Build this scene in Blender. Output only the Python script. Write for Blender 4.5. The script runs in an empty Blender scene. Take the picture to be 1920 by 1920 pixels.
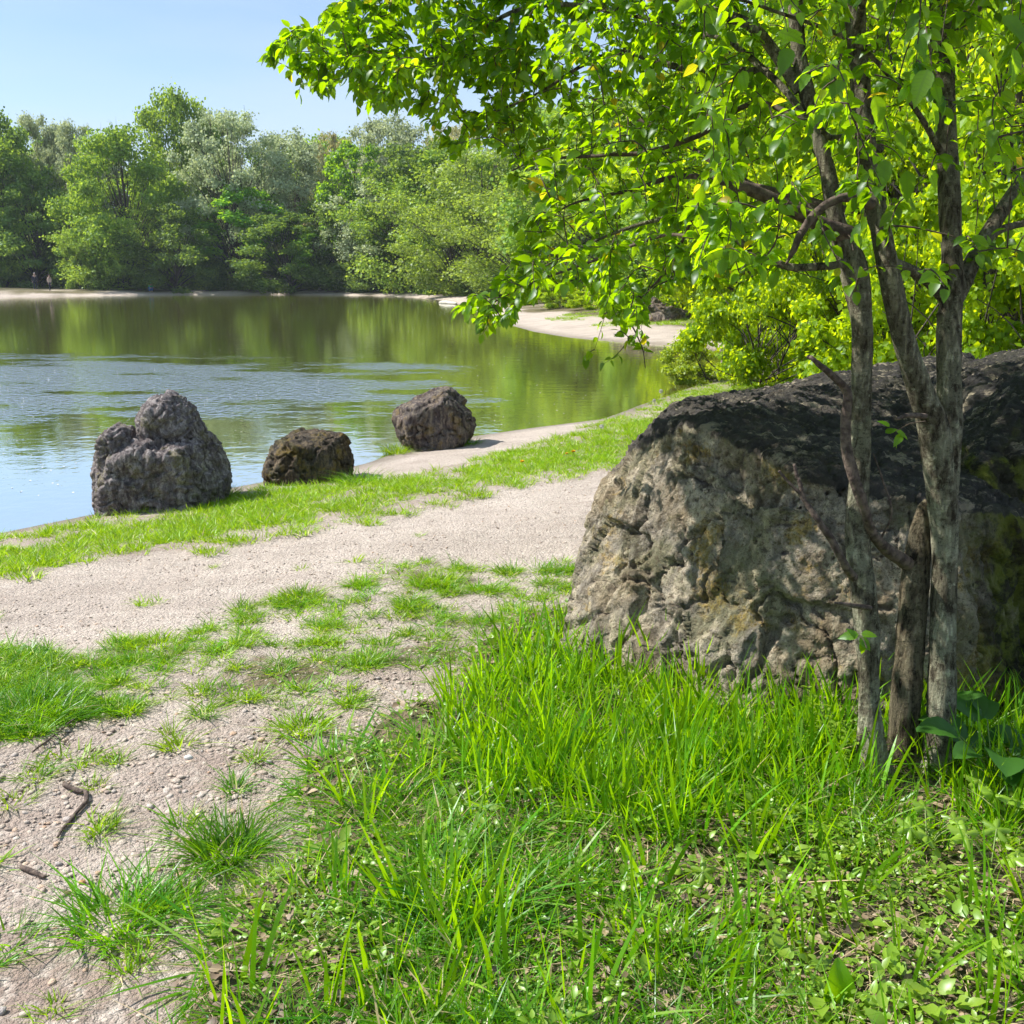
import bpy, bmesh, math, random
import numpy as np
from mathutils import Vector, Matrix, Euler
random.seed(7); RNG = np.random.default_rng(7)
C = bpy.context.scene.collection
scene = bpy.context.scene
R = math.radians

# ------------------------------------------------------------------ camera
ZC = 2.05; PITCH = R(13.05)
cam_d = bpy.data.cameras.new('camera'); cam_d.sensor_width = 36; cam_d.lens = 36
cam_d.clip_start = 0.05; cam_d.clip_end = 2000
cam = bpy.data.objects.new('camera', cam_d); C.objects.link(cam)
cam.location = (0, 0, ZC); cam.rotation_euler = (R(90) - PITCH, 0, 0)
scene.camera = cam

# ------------------------------------------------------------------ sun and sky
AZ = R(-77); EL = R(47)                      # azimuth from +Y, negative = to the left
SUN = Vector((math.sin(AZ)*math.cos(EL), math.cos(AZ)*math.cos(EL), math.sin(EL)))
ld = bpy.data.lights.new('sun', 'SUN'); ld.energy = 5.0; ld.angle = R(0.53); ld.color = (1, 0.95, 0.87)
lo = bpy.data.objects.new('sun', ld); C.objects.link(lo); lo.rotation_euler = SUN.to_track_quat('Z', 'Y').to_euler()
world = bpy.data.worlds.new("World"); scene.world = world; world.use_nodes = True
wn = world.node_tree.nodes; wl = world.node_tree.links; wn.clear()
wo = wn.new('ShaderNodeOutputWorld'); bg = wn.new('ShaderNodeBackground'); sk = wn.new('ShaderNodeTexSky')
sk.sky_type = 'NISHITA'; sk.sun_disc = False; sk.sun_elevation = EL; sk.sun_rotation = AZ
sk.air_density = 1.0; sk.dust_density = 0.3; sk.ozone_density = 3.6; sk.altitude = 100
bg.inputs[1].default_value = 0.095
# thin high cloud veil mixed into the sky
tc = wn.new('ShaderNodeTexCoord'); mp = wn.new('ShaderNodeMapping'); nz = wn.new('ShaderNodeTexNoise')
mp.inputs['Scale'].default_value = (1.2, 1.2, 6)
nz.inputs['Scale'].default_value = 1.6; nz.inputs['Detail'].default_value = 5; nz.inputs['Roughness'].default_value = 0.5
cr = wn.new('ShaderNodeMapRange'); cr.inputs[1].default_value = 0.33; cr.inputs[2].default_value = 0.66
cr.inputs[3].default_value = 0.18; cr.inputs[4].default_value = 0.75
mx = wn.new('ShaderNodeMix'); mx.data_type = 'RGBA'
wl.new(tc.outputs['Generated'], mp.inputs[0]); wl.new(mp.outputs[0], nz.inputs[0]); wl.new(nz.outputs[0], cr.inputs[0])
wl.new(cr.outputs[0], mx.inputs[0]); wl.new(sk.outputs[0], mx.inputs[6]); mx.inputs[7].default_value = (4.3, 5.2, 6.3, 1)
wl.new(mx.outputs[2], bg.inputs[0]); wl.new(bg.outputs[0], wo.inputs[0])
vs = scene.view_settings; vs.view_transform = 'Standard'; vs.look = 'None'; vs.exposure = 0.82; vs.gamma = 1
try: vs.use_curve_mapping = False
except Exception: pass
cy = scene.cycles
cy.max_bounces = 7; cy.diffuse_bounces = 3; cy.glossy_bounces = 3; cy.transmission_bounces = 4; cy.transparent_max_bounces = 4
cy.volume_bounces = 1; cy.caustics_reflective = False; cy.caustics_refractive = False
cy.sample_clamp_indirect = 4; cy.use_adaptive_sampling = True; cy.adaptive_threshold = 0.02

# ------------------------------------------------------------------ maths helpers
cp, sp = math.cos(PITCH), math.sin(PITCH)
def ray(px, py):
    u = (px-960)/1920; v = (960-py)/1920
    return np.array([u, cp + v*sp, -sp + v*cp])
def P(px, py, depth):                         # world point seen at a pixel of the photograph, at that depth
    return np.array([0, 0, ZC]) + depth*ray(px, py)
def G(px, py, z=0.0):                         # ... on the level z
    d = ray(px, py); t = (z-ZC)/d[2]; return np.array([0, 0, ZC]) + t*d
def project(X):                               # world points -> photograph pixels (N,2), depth
    X = np.atleast_2d(X); y = X[:, 1]; z = X[:, 2]-ZC
    dep = y*cp - z*sp; up = y*sp + z*cp; dd = np.where(dep > 0.05, dep, 0.05)
    return 960+1920*X[:, 0]/dd, 960-1920*up/dd, dep
_rs = np.random.RandomState(3); _perm = np.concatenate([_rs.permutation(256)]*3)
_g = _rs.normal(size=(256, 3)); _g /= np.linalg.norm(_g, axis=1)[:, None]
def perlin(X, s=1.0, seed=0):
    X = np.asarray(X, float)*s + seed*17.31
    i = np.floor(X).astype(int); f = X-i; i &= 255; u = f*f*f*(f*(f*6-15)+10); out = 0
    for dx in (0, 1):
        for dy in (0, 1):
            for dz in (0, 1):
                h = _perm[_perm[_perm[(i[:, 0]+dx) & 255]+((i[:, 1]+dy) & 255)]+((i[:, 2]+dz) & 255)]
                w = (u[:, 0] if dx else 1-u[:, 0])*(u[:, 1] if dy else 1-u[:, 1])*(u[:, 2] if dz else 1-u[:, 2])
                out = out + w*((_g[h]*(f-np.array([dx, dy, dz]))).sum(1))
    return out*1.5
def fbm(X, s=1.0, o=4, seed=0, gain=0.5, ridge=False):
    a = 1.0; out = 0; tot = 0
    for k in range(o):
        n = perlin(X, s*2.03**k, seed+k)
        if ridge: n = 1-2*np.abs(n)
        out = out+a*n; tot += a; a *= gain
    return out/tot
def worley(X, s=1.0, seed=0):
    X = np.asarray(X, float)*s+seed*7.7; i = np.floor(X).astype(int); best = np.full(len(X), 9.0)
    for dx in (-1, 0, 1):
        for dy in (-1, 0, 1):
            for dz in (-1, 0, 1):
                c = i+np.array([dx, dy, dz]); h = _perm[_perm[_perm[c[:, 0] & 255]+(c[:, 1] & 255)]+(c[:, 2] & 255)]
                fp = c+0.5+0.45*_g[h]; best = np.minimum(best, ((X-fp)**2).sum(1))
    return np.sqrt(best)
def facet(X, s=1.0, seed=0):
    """broken planes: every cell is a tilted flat with its own offset"""
    X = np.asarray(X, float)*s+seed*5.3; i = np.floor(X).astype(int); best = np.full(len(X), 9.0); val = np.zeros(len(X))
    for dx in (-1, 0, 1):
        for dy in (-1, 0, 1):
            for dz in (-1, 0, 1):
                c = i+np.array([dx, dy, dz]); h = _perm[_perm[_perm[c[:, 0] & 255]+(c[:, 1] & 255)]+(c[:, 2] & 255)]
                fp = c+0.5+0.45*_g[h]; d = ((X-fp)**2).sum(1); m = d < best; best = np.where(m, d, best)
                v = ((X-fp)*_g[(h*7+13) & 255]).sum(1)+0.35*_g[(h*3+5) & 255, 0]; val = np.where(m, v, val)
    return val
def sstep(x, a, b):
    t = np.clip((x-a)/(b-a), 0, 1); return t*t*(3-2*t)
def inpoly(x, y, poly):
    x = np.asarray(x, float); y = np.asarray(y, float); c = np.zeros(x.shape, bool); n = len(poly); j = n-1
    for i in range(n):
        xi, yi = poly[i]; xj, yj = poly[j]
        if yi != yj:
            c ^= ((yi > y) != (yj > y)) & (x < (xj-xi)*(y-yi)/(yj-yi)+xi)
        j = i
    return c
def polydist(x, y, poly, closed=True):
    best = np.full(x.shape, 1e9); n = len(poly)
    for i in range(n if closed else n-1):
        ax, ay = poly[i]; bx, by = poly[(i+1) % n]; ex, ey = bx-ax, by-ay; L = ex*ex+ey*ey+1e-12
        t = np.clip(((x-ax)*ex+(y-ay)*ey)/L, 0, 1)
        best = np.minimum(best, (x-ax-t*ex)**2+(y-ay-t*ey)**2)
    return np.sqrt(best)

# ------------------------------------------------------------------ object helpers
def link(o, parent=None):
    C.objects.link(o)
    if parent is not None: o.parent = parent
    return o
def tag(o, label=None, cat=None, group=None, kind=None):
    if label: o['label'] = label
    if cat: o['category'] = cat
    if group: o['group'] = group
    if kind: o['kind'] = kind
    return o
def empty(name, loc, rz=0, scale=(1, 1, 1)):
    o = bpy.data.objects.new(name, None); C.objects.link(o); o.location = loc; o.rotation_euler = (0, 0, rz); o.scale = scale
    o.empty_display_size = 0.1
    return o
def mesh_np(name, V, F, mat=None, smooth=False, attrs=None, uv=None):
    """F: list of face arrays (n,k) or one array."""
    me = bpy.data.meshes.new(name); V = np.asarray(V, np.float32)
    Fs = F if isinstance(F, list) else [F]
    Fs = [np.asarray(f, np.int32) for f in Fs if len(f)]
    me.vertices.add(len(V)); me.vertices.foreach_set('co', V.ravel())
    nl = sum(f.size for f in Fs); nf = sum(len(f) for f in Fs)
    me.loops.add(nl); me.polygons.add(nf)
    if nf:
        me.loops.foreach_set('vertex_index', np.concatenate([f.ravel() for f in Fs]))
        tot = np.concatenate([np.full(len(f), f.shape[1], np.int32) for f in Fs])
        me.polygons.foreach_set('loop_start', np.concatenate([[0], np.cumsum(tot)[:-1]]).astype(np.int32))
        me.polygons.foreach_set('loop_total', tot)
        me.polygons.foreach_set('use_smooth', np.full(nf, smooth))
    for k, a in (attrs or {}).items():
        a = np.asarray(a, np.float32)
        at = me.attributes.new(k, 'FLOAT' if a.ndim == 1 else 'FLOAT_VECTOR', 'POINT')
        at.data.foreach_set('value' if a.ndim == 1 else 'vector', a.ravel())
    if mat: me.materials.append(mat)
    me.update(calc_edges=True); me.validate()
    return me
def mobj(name, me, parent=None): return link(bpy.data.objects.new(name, me), parent)
class Tubes:
    """collects tapering tubes along polylines"""
    def __init__(s): s.V = []; s.F = []; s.n = 0; s.A = []
    def add(s, pts, rad, seg=6, cap=True, rough=0.0, seed=0):
        pts = np.asarray(pts, float); rad = np.asarray(rad, float); n = len(pts)
        T = np.gradient(pts, axis=0); T /= np.linalg.norm(T, axis=1)[:, None]+1e-9
        up = np.array([0.31, 0.2, 0.93]) if abs(T[0, 2]) < 0.8 else np.array([0.9, 0.3, 0.1])
        ns = []; nrm = np.cross(T[0], up); nrm /= np.linalg.norm(nrm)
        for i in range(n):
            nrm = nrm-T[i]*nrm.dot(T[i]); nrm /= np.linalg.norm(nrm)+1e-9; ns.append(nrm.copy())
        ns = np.array(ns); bs = np.cross(T, ns); a = np.linspace(0, 2*np.pi, seg, endpoint=False)
        ring = pts[:, None]+rad[:, None, None]*(np.cos(a)[None, :, None]*ns[:, None]+np.sin(a)[None, :, None]*bs[:, None])
        V = ring.reshape(-1, 3)
        if rough > 0:
            # bark relief: stretched ridges along the trunk, plus knobs
            L = np.concatenate([[0], np.cumsum(np.linalg.norm(np.diff(pts, axis=0), axis=1))])
            rr = rad[:, None].repeat(seg, 1).ravel(); ll = L[:, None].repeat(seg, 1).ravel(); aa = np.tile(a, n)
            Q = np.stack([np.cos(aa)*rr, np.sin(aa)*rr, ll*0.28], 1)
            d = 0.55*fbm(Q, 55, 3, seed, ridge=True)+0.35*fbm(Q*[1, 1, 4], 40, 2, seed+5)+0.9*perlin(Q, 9, seed+9)
            O = (V-pts[:, None].repeat(seg, 1).reshape(-1, 3)); O /= np.linalg.norm(O, axis=1)[:, None]+1e-9
            V = V+O*(d*rough)[:, None]
        b = s.n; i = np.arange(n-1)[:, None]*seg; j = np.arange(seg)[None, :]; j2 = (j+1) % seg
        F = np.stack([b+i+j, b+i+j2, b+i+seg+j2, b+i+seg+j], -1).reshape(-1, 4)
        s.V.append(V); s.F.append(F); s.n += len(V)
        if cap:
            s.V.append(pts[-1:]+T[-1]*rad[-1]*0.3); e = s.n; s.n += 1; q = b+(n-1)*seg
            s.F.append(np.array([[q+k, q+(k+1) % seg, e, e] for k in range(seg)]))
        return s
    def mesh(s, name, mat):
        V = np.concatenate(s.V); F = np.concatenate(s.F); tri = F[:, 2] == F[:, 3]
        return mesh_np(name, V, [F[~tri], F[tri][:, :3]], mat, smooth=True)
def spline(pts, n):
    """Catmull-Rom resample; pts (k,m)"""
    pts = np.asarray(pts, float); k = len(pts); Q = np.vstack([2*pts[0]-pts[1], pts, 2*pts[-1]-pts[-2]]); out = []
    per = max(1, n//(k-1))
    for i in range(k-1):
        p0, p1, p2, p3 = Q[i:i+4]
        for t in np.linspace(0, 1, per, endpoint=False):
            out.append(0.5*((2*p1)+(-p0+p2)*t+(2*p0-5*p1+4*p2-p3)*t*t+(-p0+3*p1-3*p2+p3)*t**3))
    out.append(pts[-1]); return np.array(out)

# ------------------------------------------------------------------ materials
def newmat(name):
    m = bpy.data.materials.new(name); m.use_nodes = True; nt = m.node_tree; nt.nodes.clear()
    return m, nt.nodes, nt.links
class NB:
    """tiny node-building helper"""
    def __init__(s, nt): s.n = nt.nodes; s.l = nt.links
    def node(s, t, ins=None, **kw):
        nd = s.n.new(t)
        for k, v in kw.items(): setattr(nd, k, v)
        for k, v in (ins or {}).items(): s.put(nd.inputs[k], v)
        return nd
    def put(s, sock, v):
        if isinstance(v, bpy.types.NodeSocket): s.l.new(v, sock)
        else: sock.default_value = v
    def noise(s, vec, scale, detail=4, rough=0.5, dist=0.0):
        return s.node('ShaderNodeTexNoise', {'Vector': vec, 'Scale': scale, 'Detail': detail, 'Roughness': rough, 'Distortion': dist}).outputs[0]
    def voro(s, vec, scale, feature='F1', out=0):
        return s.node('ShaderNodeTexVoronoi', {'Vector': vec, 'Scale': scale}, feature=feature).outputs[out]
    def ramp(s, v, a, b, c=0.0, d=1.0):
        return s.node('ShaderNodeMapRange', {0: v, 1: a, 2: b, 3: c, 4: d}, interpolation_type='SMOOTHSTEP').outputs[0]
    def mix(s, f, a, b):
        nd = s.node('ShaderNodeMix', data_type='RGBA'); s.put(nd.inputs[0], f)
        s.put(nd.inputs[6], a if not isinstance(a, tuple) else (*a, 1)); s.put(nd.inputs[7], b if not isinstance(b, tuple) else (*b, 1))
        return nd.outputs[2]
    def m(s, op, a, b=0.0, c=0.0):
        return s.node('ShaderNodeMath', {0: a, 1: b, 2: c}, operation=op).outputs[0]
    def attr(s, name, out='Fac'): return s.node('ShaderNodeAttribute', attribute_name=name).outputs[out]
    def pos(s): return s.node('ShaderNodeNewGeometry').outputs['Position']
    def objco(s): return s.node('ShaderNodeTexCoord').outputs['Object']
    def mapping(s, v, scale): return s.node('ShaderNodeMapping', {0: v, 'Scale': scale}).outputs[0]
    def bump(s, h, strength, dist, normal=None):
        nd = s.node('ShaderNodeBump', {'Height': h, 'Strength': strength, 'Distance': dist})
        if normal: s.l.new(normal, nd.inputs['Normal'])
        return nd.outputs[0]
    def princ(s, col, rough=0.8, normal=None, spec=0.3):
        nd = s.node('ShaderNodeBsdfPrincipled'); s.put(nd.inputs['Base Color'], col if not isinstance(col, tuple) else (*col, 1))
        s.put(nd.inputs['Roughness'], rough); s.put(nd.inputs['Specular IOR Level'], spec)
        if normal: s.l.new(normal, nd.inputs['Normal'])
        return nd.outputs[0]
    def out(s, sh): s.l.new(sh, s.node('ShaderNodeOutputMaterial').inputs[0])

def leaf_mat(name, c1, c2, trans, tf=0.5, gloss=0.08, rough=0.45, c3=None, obj_var=0.25, vein=False):
    """thin leaf: diffuse + translucent + a little gloss; c1..c2 mixed by the per-leaf tint attribute"""
    m, n, l = newmat(name); b = NB(m.node_tree)
    t = b.attr('tint'); col = b.mix(t, c1, c2); tr = b.mix(t, tuple(x*0.5 for x in trans), tuple(min(1, x*y) for x, y in zip(trans, (1.3, 1.15, 1.1))))
    if c3:
        f = b.ramp(t, 0.975, 0.99); col = b.mix(f, col, c3); tr = b.mix(f, tr, tuple(min(1, x*2.2) for x in c3))
    rnd = b.node('ShaderNodeObjectInfo').outputs['Random']
    hs = b.node('ShaderNodeHueSaturation', {'Hue': b.ramp(rnd, 0, 1, 0.5-0.02*obj_var*4*0.5, 0.5+0.02*obj_var*4*0.3), 'Value': b.ramp(rnd, 0, 1, 1-obj_var, 1+obj_var), 'Color': col}).outputs[0]
    if vein:
        u = b.attr('leafu'); v = b.attr('leafv'); av = b.m('ABSOLUTE', v)
        st = b.m('SINE', b.m('MULTIPLY', b.m('SUBTRACT', u, b.m('MULTIPLY', av, 0.45)), 62.0))
        ln = b.m('MAXIMUM', b.ramp(st, 0.75, 1.0), b.ramp(av, 0.05, 0.015))
        tr = b.mix(b.m('MULTIPLY', ln, 0.4), tr, tuple(x*0.5 for x in trans)); hs = b.mix(b.m('MULTIPLY', ln, 0.3), hs, (0.12, 0.2, 0.05))
    d = b.node('ShaderNodeBsdfDiffuse', {'Color': hs}).outputs[0]; tl = b.node('ShaderNodeBsdfTranslucent', {'Color': tr}).outputs[0]
    s1 = b.node('ShaderNodeMixShader', {0: tf, 1: d, 2: tl}).outputs[0]
    g = b.node('ShaderNodeBsdfGlossy', {'Color': (0.9, 0.95, 1, 1), 'Roughness': rough}).outputs[0]
    b.out(b.node('ShaderNodeMixShader', {0: gloss, 1: s1, 2: g}).outputs[0]); return m

def rock_mat(name, base, pale, dark, lichen, moss=0.0, blacktop=0.5, sc=1.0, grey=(0.2, 0.19, 0.18), cav=0.6):
    m, n, l = newmat(name); b = NB(m.node_tree); p0 = b.objco()
    wv = b.node('ShaderNodeTexNoise', {'Vector': p0, 'Scale': 3.1*sc, 'Detail': 4, 'Roughness': 0.6}).outputs[1]
    p = b.node('ShaderNodeVectorMath', {0: wv, 1: (0.16/sc,)*3, 2: p0}, operation='MULTIPLY_ADD').outputs[0]
    n1 = b.noise(p, 1.9*sc, 6, 0.62); n2 = b.noise(p, 8*sc, 8, 0.7); n3 = b.noise(p0, 46*sc, 6, 0.72); n4 = b.noise(p0, 170*sc, 3, 0.65)
    run = b.noise(b.mapping(p, (13*sc, 13*sc, 2.6*sc)), 1.0, 7, 0.68)
    col = b.mix(b.ramp(n1, 0.40, 0.56), base, grey)
    col = b.mix(b.ramp(run, 0.47, 0.62, 0, 0.8), col, pale)
    col = b.mix(b.ramp(b.noise(p, 5.1*sc, 6, 0.7), 0.54, 0.66, 0, 0.7), col, pale)
    lich = b.m('MULTIPLY', b.ramp(b.noise(p, 2.7*sc, 6, 0.7), 0.53, 0.62), b.ramp(n3, 0.35, 0.6))
    col = b.mix(b.m('MULTIPLY', lich, 0.85), col, lichen)
    if moss > 0: col = b.mix(b.m('MULTIPLY', b.ramp(b.noise(p, 2.2*sc, 7, 0.68), 0.5, 0.6), moss), col, (0.085, 0.1, 0.012))
    col = b.mix(b.ramp(run, 0.46, 0.36, 0, 0.7), col, dark)
    col = b.mix(b.ramp(n2, 0.56, 0.68, 0, 0.65), col, dark)
    col = b.mix(b.ramp(n3, 0.50, 0.64, 0, cav), col, tuple(x*0.45 for x in base))
    col = b.mix(b.ramp(n4, 0.55, 0.66, 0, cav*0.8), col, tuple(x*0.3 for x in base))
    mw = b.m('MULTIPLY', b.attr('mossy'), b.ramp(b.noise(p, 3.0*sc, 7, 0.7), 0.30, 0.48)); col = b.mix(b.m('MULTIPLY', mw, 0.92), col, b.mix(b.ramp(n2, 0.42, 0.58), (0.014, 0.016, 0.009), (0.11, 0.13, 0.012)))  # moss on the right lobe; its near-black tone paints in the deep shade
    tp = b.m('ADD', b.attr('top'), b.m('ADD', b.m('MULTIPLY', b.m('SUBTRACT', n2, 0.5), 1.3), b.m('MULTIPLY', b.m('SUBTRACT', run, 0.5), 1.5)))
    tq = b.noise(b.mapping(p, (5*sc, 17*sc, 12*sc)), 1.0, 7, 0.7)
    topc = b.mix(b.ramp(tq, 0.53, 0.66), (0.045, 0.042, 0.042), tuple(x*0.6 for x in pale)); topc = b.mix(b.ramp(n3, 0.55, 0.66, 0, 0.5), topc, (0.13, 0.12, 0.11))
    col = b.mix(b.m('MULTIPLY', b.ramp(tp, 0.22, 0.72), blacktop), col, topc)
    h = b.m('ADD', b.m('MULTIPLY', n2, 0.7), b.m('ADD', b.m('MULTIPLY', n3, 0.55), b.m('MULTIPLY', n4, 0.2)))
    h = b.m('ADD', h, b.m('ADD', b.m('MULTIPLY', run, 0.6), b.m('MULTIPLY', b.ramp(b.voro(p, 31*sc), 0.05, 0.4), 0.22)))
    b.out(b.princ(col, 0.9, b.bump(h, 1.0, 0.035/sc**0.3), 0.15)); return m

def bark_mat(name, base, pale, dark, lichen=0.35, sc=1.0):
    m, n, l = newmat(name); b = NB(m.node_tree); p0 = b.objco()
    wv = b.node('ShaderNodeTexNoise', {'Vector': p0, 'Scale': 16.0, 'Detail': 4, 'Roughness': 0.6}).outputs[1]
    p = b.node('ShaderNodeVectorMath', {0: wv, 1: (0.02,)*3, 2: p0}, operation='MULTIPLY_ADD').outputs[0]
    n1 = b.noise(b.mapping(p, (60*sc, 60*sc, 13*sc)), 1.0, 7, 0.7); n2 = b.noise(p, 11*sc, 6, 0.68); n3 = b.noise(b.mapping(p, (70*sc, 70*sc, 150*sc)), 1.0, 5, 0.7); n4 = b.noise(p0, 260, 3, 0.6)
    col = b.mix(b.ramp(n1, 0.39, 0.52), dark, base)
    low = b.ramp(b.node('ShaderNodeSeparateXYZ', {0: p0}).outputs[2], 0.7, 1.7, 1.0, 0.35)  # more pale lichen low down; also paints lower stems sunlit, upper ones shaded
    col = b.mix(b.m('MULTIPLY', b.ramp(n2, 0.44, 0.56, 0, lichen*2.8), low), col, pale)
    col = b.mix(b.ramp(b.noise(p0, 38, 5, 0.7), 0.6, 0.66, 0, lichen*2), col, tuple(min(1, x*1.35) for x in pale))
    col = b.mix(b.ramp(n3, 0.54, 0.64, 0, 0.6), col, dark); col = b.mix(b.ramp(n1, 0.41, 0.36, 0, 0.8), col, tuple(x*0.5 for x in dark))
    col = b.mix(b.ramp(n4, 0.55, 0.68, 0, 0.4), col, dark)
    h = b.m('ADD', b.m('MULTIPLY', b.ramp(n1, 0.35, 0.58), 1.0), b.m('ADD', b.m('MULTIPLY', n3, 0.6), b.m('MULTIPLY', n4, 0.2)))
    b.out(b.princ(col, 0.9, b.bump(h, 1.0, 0.015), 0.1)); return m
def plain_mat(name, col, rough=0.7, col2=None, sc=20, bump=0.3, bd=0.005, spec=0.3):
    m, n, l = newmat(name); b = NB(m.node_tree); p = b.objco(); nn = b.noise(p, sc, 4, 0.6)
    b.out(b.princ(b.mix(b.ramp(nn, 0.35, 0.65), col, col2 or tuple(x*0.7 for x in col)), rough, b.bump(nn, bump, bd), spec)); return m

M = {}
M['near_leaf'] = leaf_mat('near_leaf', (0.025, 0.10, 0.005), (0.09, 0.21, 0.006), (0.46, 0.82, 0.003), 0.6, 0.02, 0.4, c3=(0.5, 0.36, 0.01), vein=True, obj_var=0.14)
M['bright_leaf'] = leaf_mat('bright_leaf', (0.12, 0.26, 0.008), (0.24, 0.38, 0.014), (0.66, 0.95, 0.008), 0.62, 0.015, 0.45, obj_var=0.1)
M['yellow_leaf'] = leaf_mat('yellow_leaf', (0.2, 0.31, 0.02), (0.34, 0.42, 0.025), (0.6, 0.8, 0.02), 0.5, 0.03, 0.5, obj_var=0.0)
M['mid_leaf'] = leaf_mat('mid_leaf', (0.12, 0.24, 0.03), (0.21, 0.35, 0.045), (0.45, 0.68, 0.05), 0.48, 0.02, 0.5)
M['dark_leaf'] = leaf_mat('dark_leaf', (0.07, 0.15, 0.03), (0.14, 0.24, 0.04), (0.32, 0.5, 0.05), 0.45, 0.02, 0.5)
M['light_leaf'] = leaf_mat('light_leaf', (0.18, 0.29, 0.035), (0.3, 0.43, 0.05), (0.5, 0.72, 0.06), 0.45, 0.03, 0.5)
M['vivid_leaf'] = leaf_mat('vivid_leaf', (0.09, 0.24, 0.012), (0.17, 0.38, 0.014), (0.42, 0.75, 0.015), 0.5, 0.03, 0.5)
M['silver_leaf'] = leaf_mat('silver_leaf', (0.34, 0.42, 0.22), (0.54, 0.62, 0.38), (0.5, 0.62, 0.28), 0.42, 0.03, 0.5)
M['buff_leaf'] = leaf_mat('buff_leaf', (0.38, 0.4, 0.17), (0.52, 0.5, 0.24), (0.6, 0.58, 0.2), 0.42, 0.03, 0.5)
M['grass_blade'] = leaf_mat('grass_blade', (0.06, 0.19, 0.004), (0.18, 0.38, 0.008), (0.46, 0.86, 0.004), 0.46, 0.02, 0.35, c3=(0.6, 0.46, 0.24), obj_var=0.3)
M['lawn_blade'] = leaf_mat('lawn_blade', (0.12, 0.28, 0.008), (0.27, 0.45, 0.014), (0.5, 0.8, 0.01), 0.42, 0.02, 0.4, c3=(0.55, 0.44, 0.24), obj_var=0.25)
M['dark_blade'] = leaf_mat('dark_blade', (0.04, 0.16, 0.006), (0.12, 0.32, 0.010), (0.34, 0.72, 0.008), 0.42, 0.02, 0.35, c3=(0.5, 0.4, 0.22), obj_var=0.25)
M['weed_leaf'] = leaf_mat('weed_leaf', (0.14, 0.28, 0.02), (0.26, 0.4, 0.04), (0.45, 0.7, 0.04), 0.4, 0.035, 0.4, obj_var=0.15)
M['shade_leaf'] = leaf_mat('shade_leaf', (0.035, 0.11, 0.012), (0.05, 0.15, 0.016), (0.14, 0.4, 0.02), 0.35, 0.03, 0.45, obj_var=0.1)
M['straw'] = plain_mat('straw', (0.5, 0.4, 0.25), 0.7, (0.35, 0.26, 0.15), 30)
M['litter'] = leaf_mat('litter', (0.12, 0.08, 0.045), (0.36, 0.27, 0.17), (0.3, 0.2, 0.08), 0.12, 0.04, 0.6, obj_var=0.3)
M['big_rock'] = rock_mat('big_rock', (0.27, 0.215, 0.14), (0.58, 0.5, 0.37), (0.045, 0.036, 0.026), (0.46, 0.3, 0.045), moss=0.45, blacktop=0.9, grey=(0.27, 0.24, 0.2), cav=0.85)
M['grey_rock'] = rock_mat('grey_rock', (0.15, 0.125, 0.125), (0.45, 0.41, 0.4), (0.04, 0.033, 0.036), (0.24, 0.22, 0.08), blacktop=0.0, sc=1.7, grey=(0.2, 0.175, 0.175), cav=0.75)
M['dark_rock'] = rock_mat('dark_rock', (0.085, 0.065, 0.045), (0.26, 0.2, 0.13), (0.022, 0.018, 0.016), (0.3, 0.21, 0.03), moss=0.3, blacktop=0.2, sc=1.7, grey=(0.09, 0.08, 0.07))
M['brown_rock'] = rock_mat('brown_rock', (0.12, 0.09, 0.08), (0.34, 0.28, 0.21), (0.03, 0.024, 0.024), (0.26, 0.18, 0.05), moss=0.1, blacktop=0.1, sc=1.7, grey=(0.13, 0.11, 0.11))
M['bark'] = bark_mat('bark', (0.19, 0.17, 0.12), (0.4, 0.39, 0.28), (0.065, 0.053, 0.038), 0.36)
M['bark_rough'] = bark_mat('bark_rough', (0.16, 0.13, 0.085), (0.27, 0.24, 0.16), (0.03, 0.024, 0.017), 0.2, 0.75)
M['twig'] = plain_mat('twig', (0.05, 0.035, 0.026), 0.85, (0.1, 0.075, 0.055), 60)
M['dead_wood'] = plain_mat('dead_wood', (0.14, 0.105, 0.085), 0.9, (0.05, 0.035, 0.03), 45, 0.8, 0.01)
M['far_bark'] = plain_mat('far_bark', (0.09, 0.075, 0.065), 0.9, (0.045, 0.038, 0.034), 3)

# ------------------------------------------------------------------ shoreline, terrain height
near_px = [(0, 1000), (190, 962), (330, 935), (430, 915), (500, 902), (600, 888), (690, 868), (740, 850), (890, 818), (1000, 802), (1130, 786), (1215, 755), (1310, 721)]
far_px = [(1298, 648), (1220, 645), (1150, 640), (1060, 632), (1000, 622), (940, 606), (905, 590), (870, 574), (820, 562), (760, 557), (700, 554.5), (600, 553), (500, 552.5), (300, 553), (120, 555), (0, 557), (-150, 559)]
shore = [(-60, -14), (-24, 0), (-11, 5.2), (-6.5, 7.2)] + [tuple(G(*q)[:2]) for q in near_px] + [(4.7, 23.5), (5.6, 27.5)] + [tuple(G(*q)[:2]) for q in far_px] + [(-95, 95), (-115, 60), (-110, 10), (-90, -15)]
def shore_d(x, y):
    d = polydist(x, y, shore); return np.where(inpoly(x, y, shore), -d, d)
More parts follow.
